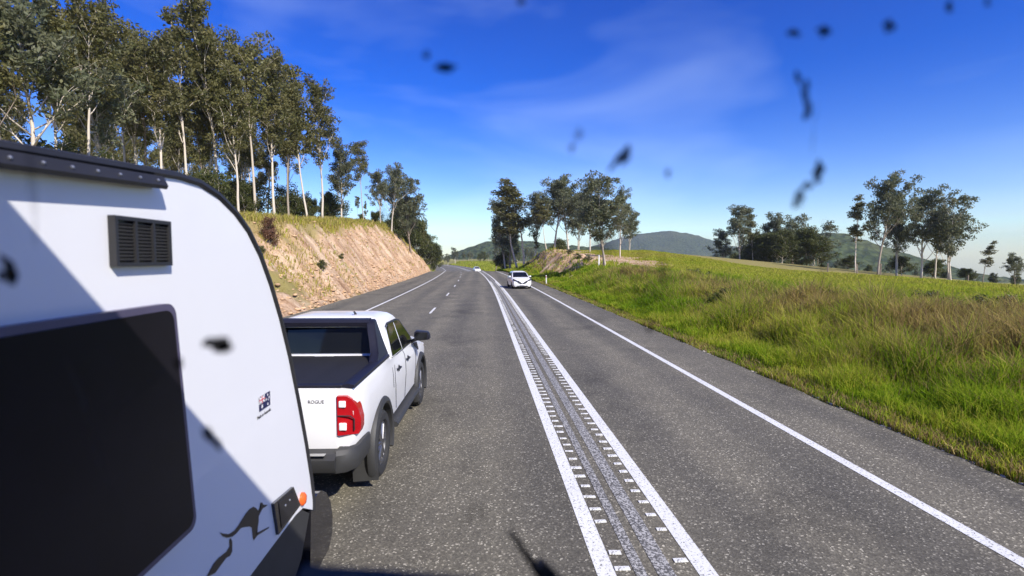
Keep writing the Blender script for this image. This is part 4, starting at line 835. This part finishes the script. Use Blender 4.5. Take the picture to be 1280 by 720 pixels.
# ------------------------------------------------------------------ the truck the dashcam rides in: cab shell, windscreen, wiper, squashed insects
def make_truck():
    T = empty('camera_truck', (.6, 0, 0)); tag(T, 'dark truck cab around the viewer with wiper and insect-spattered windscreen', 'truck'); o = -.6
    def part(name, boxes, mat, bev=0):
        bm = bmesh.new()
        for b in boxes: box(bm, b[0] + o, b[1] + o, *b[2:], bev)
        return obj(name, bm, mat, T)
    part('roof', [(-.62, 1.85, -6.0, .42, 3.80, 3.87)], M['tank']); part('side_panel', [(-.62, -.58, -6.0, .40, .9, 3.80)], M['tank']); part('side_panel', [(1.81, 1.85, -6.0, .40, .9, 3.80)], M['tank'])
    part('rear_panel', [(-.58, 1.81, -6.0, -5.95, .9, 3.80)], M['tank']); part('front_header', [(-.62, 1.85, .36, .42, 3.10, 3.80)], M['tank']); part('front_panel', [(-.62, 1.85, .36, .42, .75, 2.15)], M['tank']); part('cab_floor', [(-.58, 1.81, -5.95, .36, 1.2, 1.25)], M['black'])
    for x in (-.45, 1.68):
        wh = wheel(T, x + o, -.9, .48, .28, 1 if x > 0 else -1)
    gm_ = bpy.data.materials.new('clear_windscreen'); gm_.use_nodes = True; t = gm_.node_tree; t.nodes.clear(); tb = t.nodes.new('ShaderNodeBsdfTransparent'); tb.inputs[0].default_value = (.97, .97, .97, 1); ou = t.nodes.new('ShaderNodeOutputMaterial'); t.links.new(tb.outputs[0], ou.inputs['Surface'])
    ws = part('windscreen', [(-.58, 1.81, .386, .392, 2.15, 3.10)], gm_)
    # insects on the outer face of the glass, where the photograph shows them
    ry = random.Random(9)
    def splat(rd, w, h, n):
        bm = bmesh.new()
        for _ in range(n):
            t_ = rd.uniform(-1, 1); c = Vector((rd.gauss(0, .22) * w * (1 - .6 * abs(t_)), rd.uniform(-.0004, .0004), t_ * .42 * h)); r_ = rd.uniform(.18, .42) * (1 - .5 * abs(t_))
            bmesh.ops.create_icosphere(bm, subdivisions=1, radius=1.0, matrix=Matrix.Translation(c) @ Matrix.Diagonal((r_ * w, .0008, r_ * h * rd.uniform(.4, .9) + r_ * w * .3, 1)))
        return bm
    smear = bpy.data.materials.new('dusty_smear'); smear.use_nodes = True; t = smear.node_tree; b_ = t.nodes['Principled BSDF']; setp(b_, color=(.30, .28, .26), rough=.9); b_.inputs['Alpha'].default_value = .10
    def at(px, py, Y=.396): d = px_dir(px, py); return Vector((d.x * Y + o, Y, EYE + d.z * Y))
    for px, py, w, h, a in [(1008, 124, 18, 54, 4), (1021, 214, 24, 30, 0), (1004, 242, 17, 46, -35), (998, 98, 6, 26, 20), (275, 429, 48, 18, 12), (224, 455, 14, 14, 0), (264, 546, 16, 40, 35), (1031, 39, 20, 13, 0), (1111, 33, 16, 16, 0), (813, 408, 15, 14, 0), (778, 194, 13, 46, -38), (557, 84, 34, 9, 0), (835, 217, 11, 11, 0), (992, 41, 20, 8, 0), (1186, 8, 10, 16, 0), (1234, 3, 10, 10, 0), (652, 2, 14, 8, 0), (534, 68, 10, 10, 0), (10, 338, 20, 40, 15), (714, 186, 9, 10, 0)]:
        k = .396 / 640; q = obj('squashed_insect', splat(ry, w * k, h * k, 9), M['bug'], ws); q.location = at(px, py); q.rotation_euler = (0, R(-a), 0)
    for px, py, w, h, a in [(1028, 330, 16, 120, 0), (803, 352, 34, 90, 0), (828, 340, 20, 70, 4), (752, 300, 50, 50, 0), (480, 276, 30, 36, 0), (34, 150, 22, 320, 2), (120, 560, 16, 230, 14), (160, 500, 14, 120, -50), (595, 648, 26, 50, 0), (722, 170, 18, 34, -10), (1017, 172, 5, 80, -5), (660, 330, 12, 30, 0)]:
        k = .396 / 640; q = obj('dirt_smear', splat(ry, w * k, h * k, 5), smear, ws); q.location = at(px, py); q.rotation_euler = (0, R(-a), 0)
    bm = bmesh.new(); a, b, c = at(638, 664, .43), at(664, 702, .43), at(720, 790, .43); tube(bm, [a, b, c], [.0022, .0035, .005], 6); wp = obj('wiper', bm, M['black'], T)
    bm = bmesh.new(); a, b = at(672, 706, .445), at(760, 800, .445); tube(bm, [a, b], [.008, .010], 6); obj('wiper_arm', bm, M['black'], wp)
    bm = bmesh.new(); p = [at(380, 705, .34), at(480, 711, .34), at(600, 722, .34)]
    v = [bm.verts.new(q) for q in p] + [bm.verts.new((q.x, .34, q.z - .3)) for q in p[::-1]]; bm.faces.new(v); r = bmesh.ops.extrude_face_region(bm, geom=bm.faces[:]); bmesh.ops.translate(bm, verts=[g for g in r['geom'] if isinstance(g, bmesh.types.BMVert)], vec=(0, -.03, 0)); obj('dashboard', bm, M['black'], T)
make_truck()

# ------------------------------------------------------------------ air
hm = bpy.data.materials.new('haze_air'); hm.use_nodes = True; t = hm.node_tree; t.nodes.clear()
pv = t.nodes.new('ShaderNodeVolumePrincipled'); pv.inputs['Color'].default_value = (.75, .85, 1, 1); pv.inputs['Density'].default_value = .00014
ou = t.nodes.new('ShaderNodeOutputMaterial'); t.links.new(pv.outputs[0], ou.inputs['Volume'])
bm = bmesh.new(); box(bm, -4100, 4100, -450, 5100, -260, 190); tag(obj('haze', bm, hm), kind='stuff')
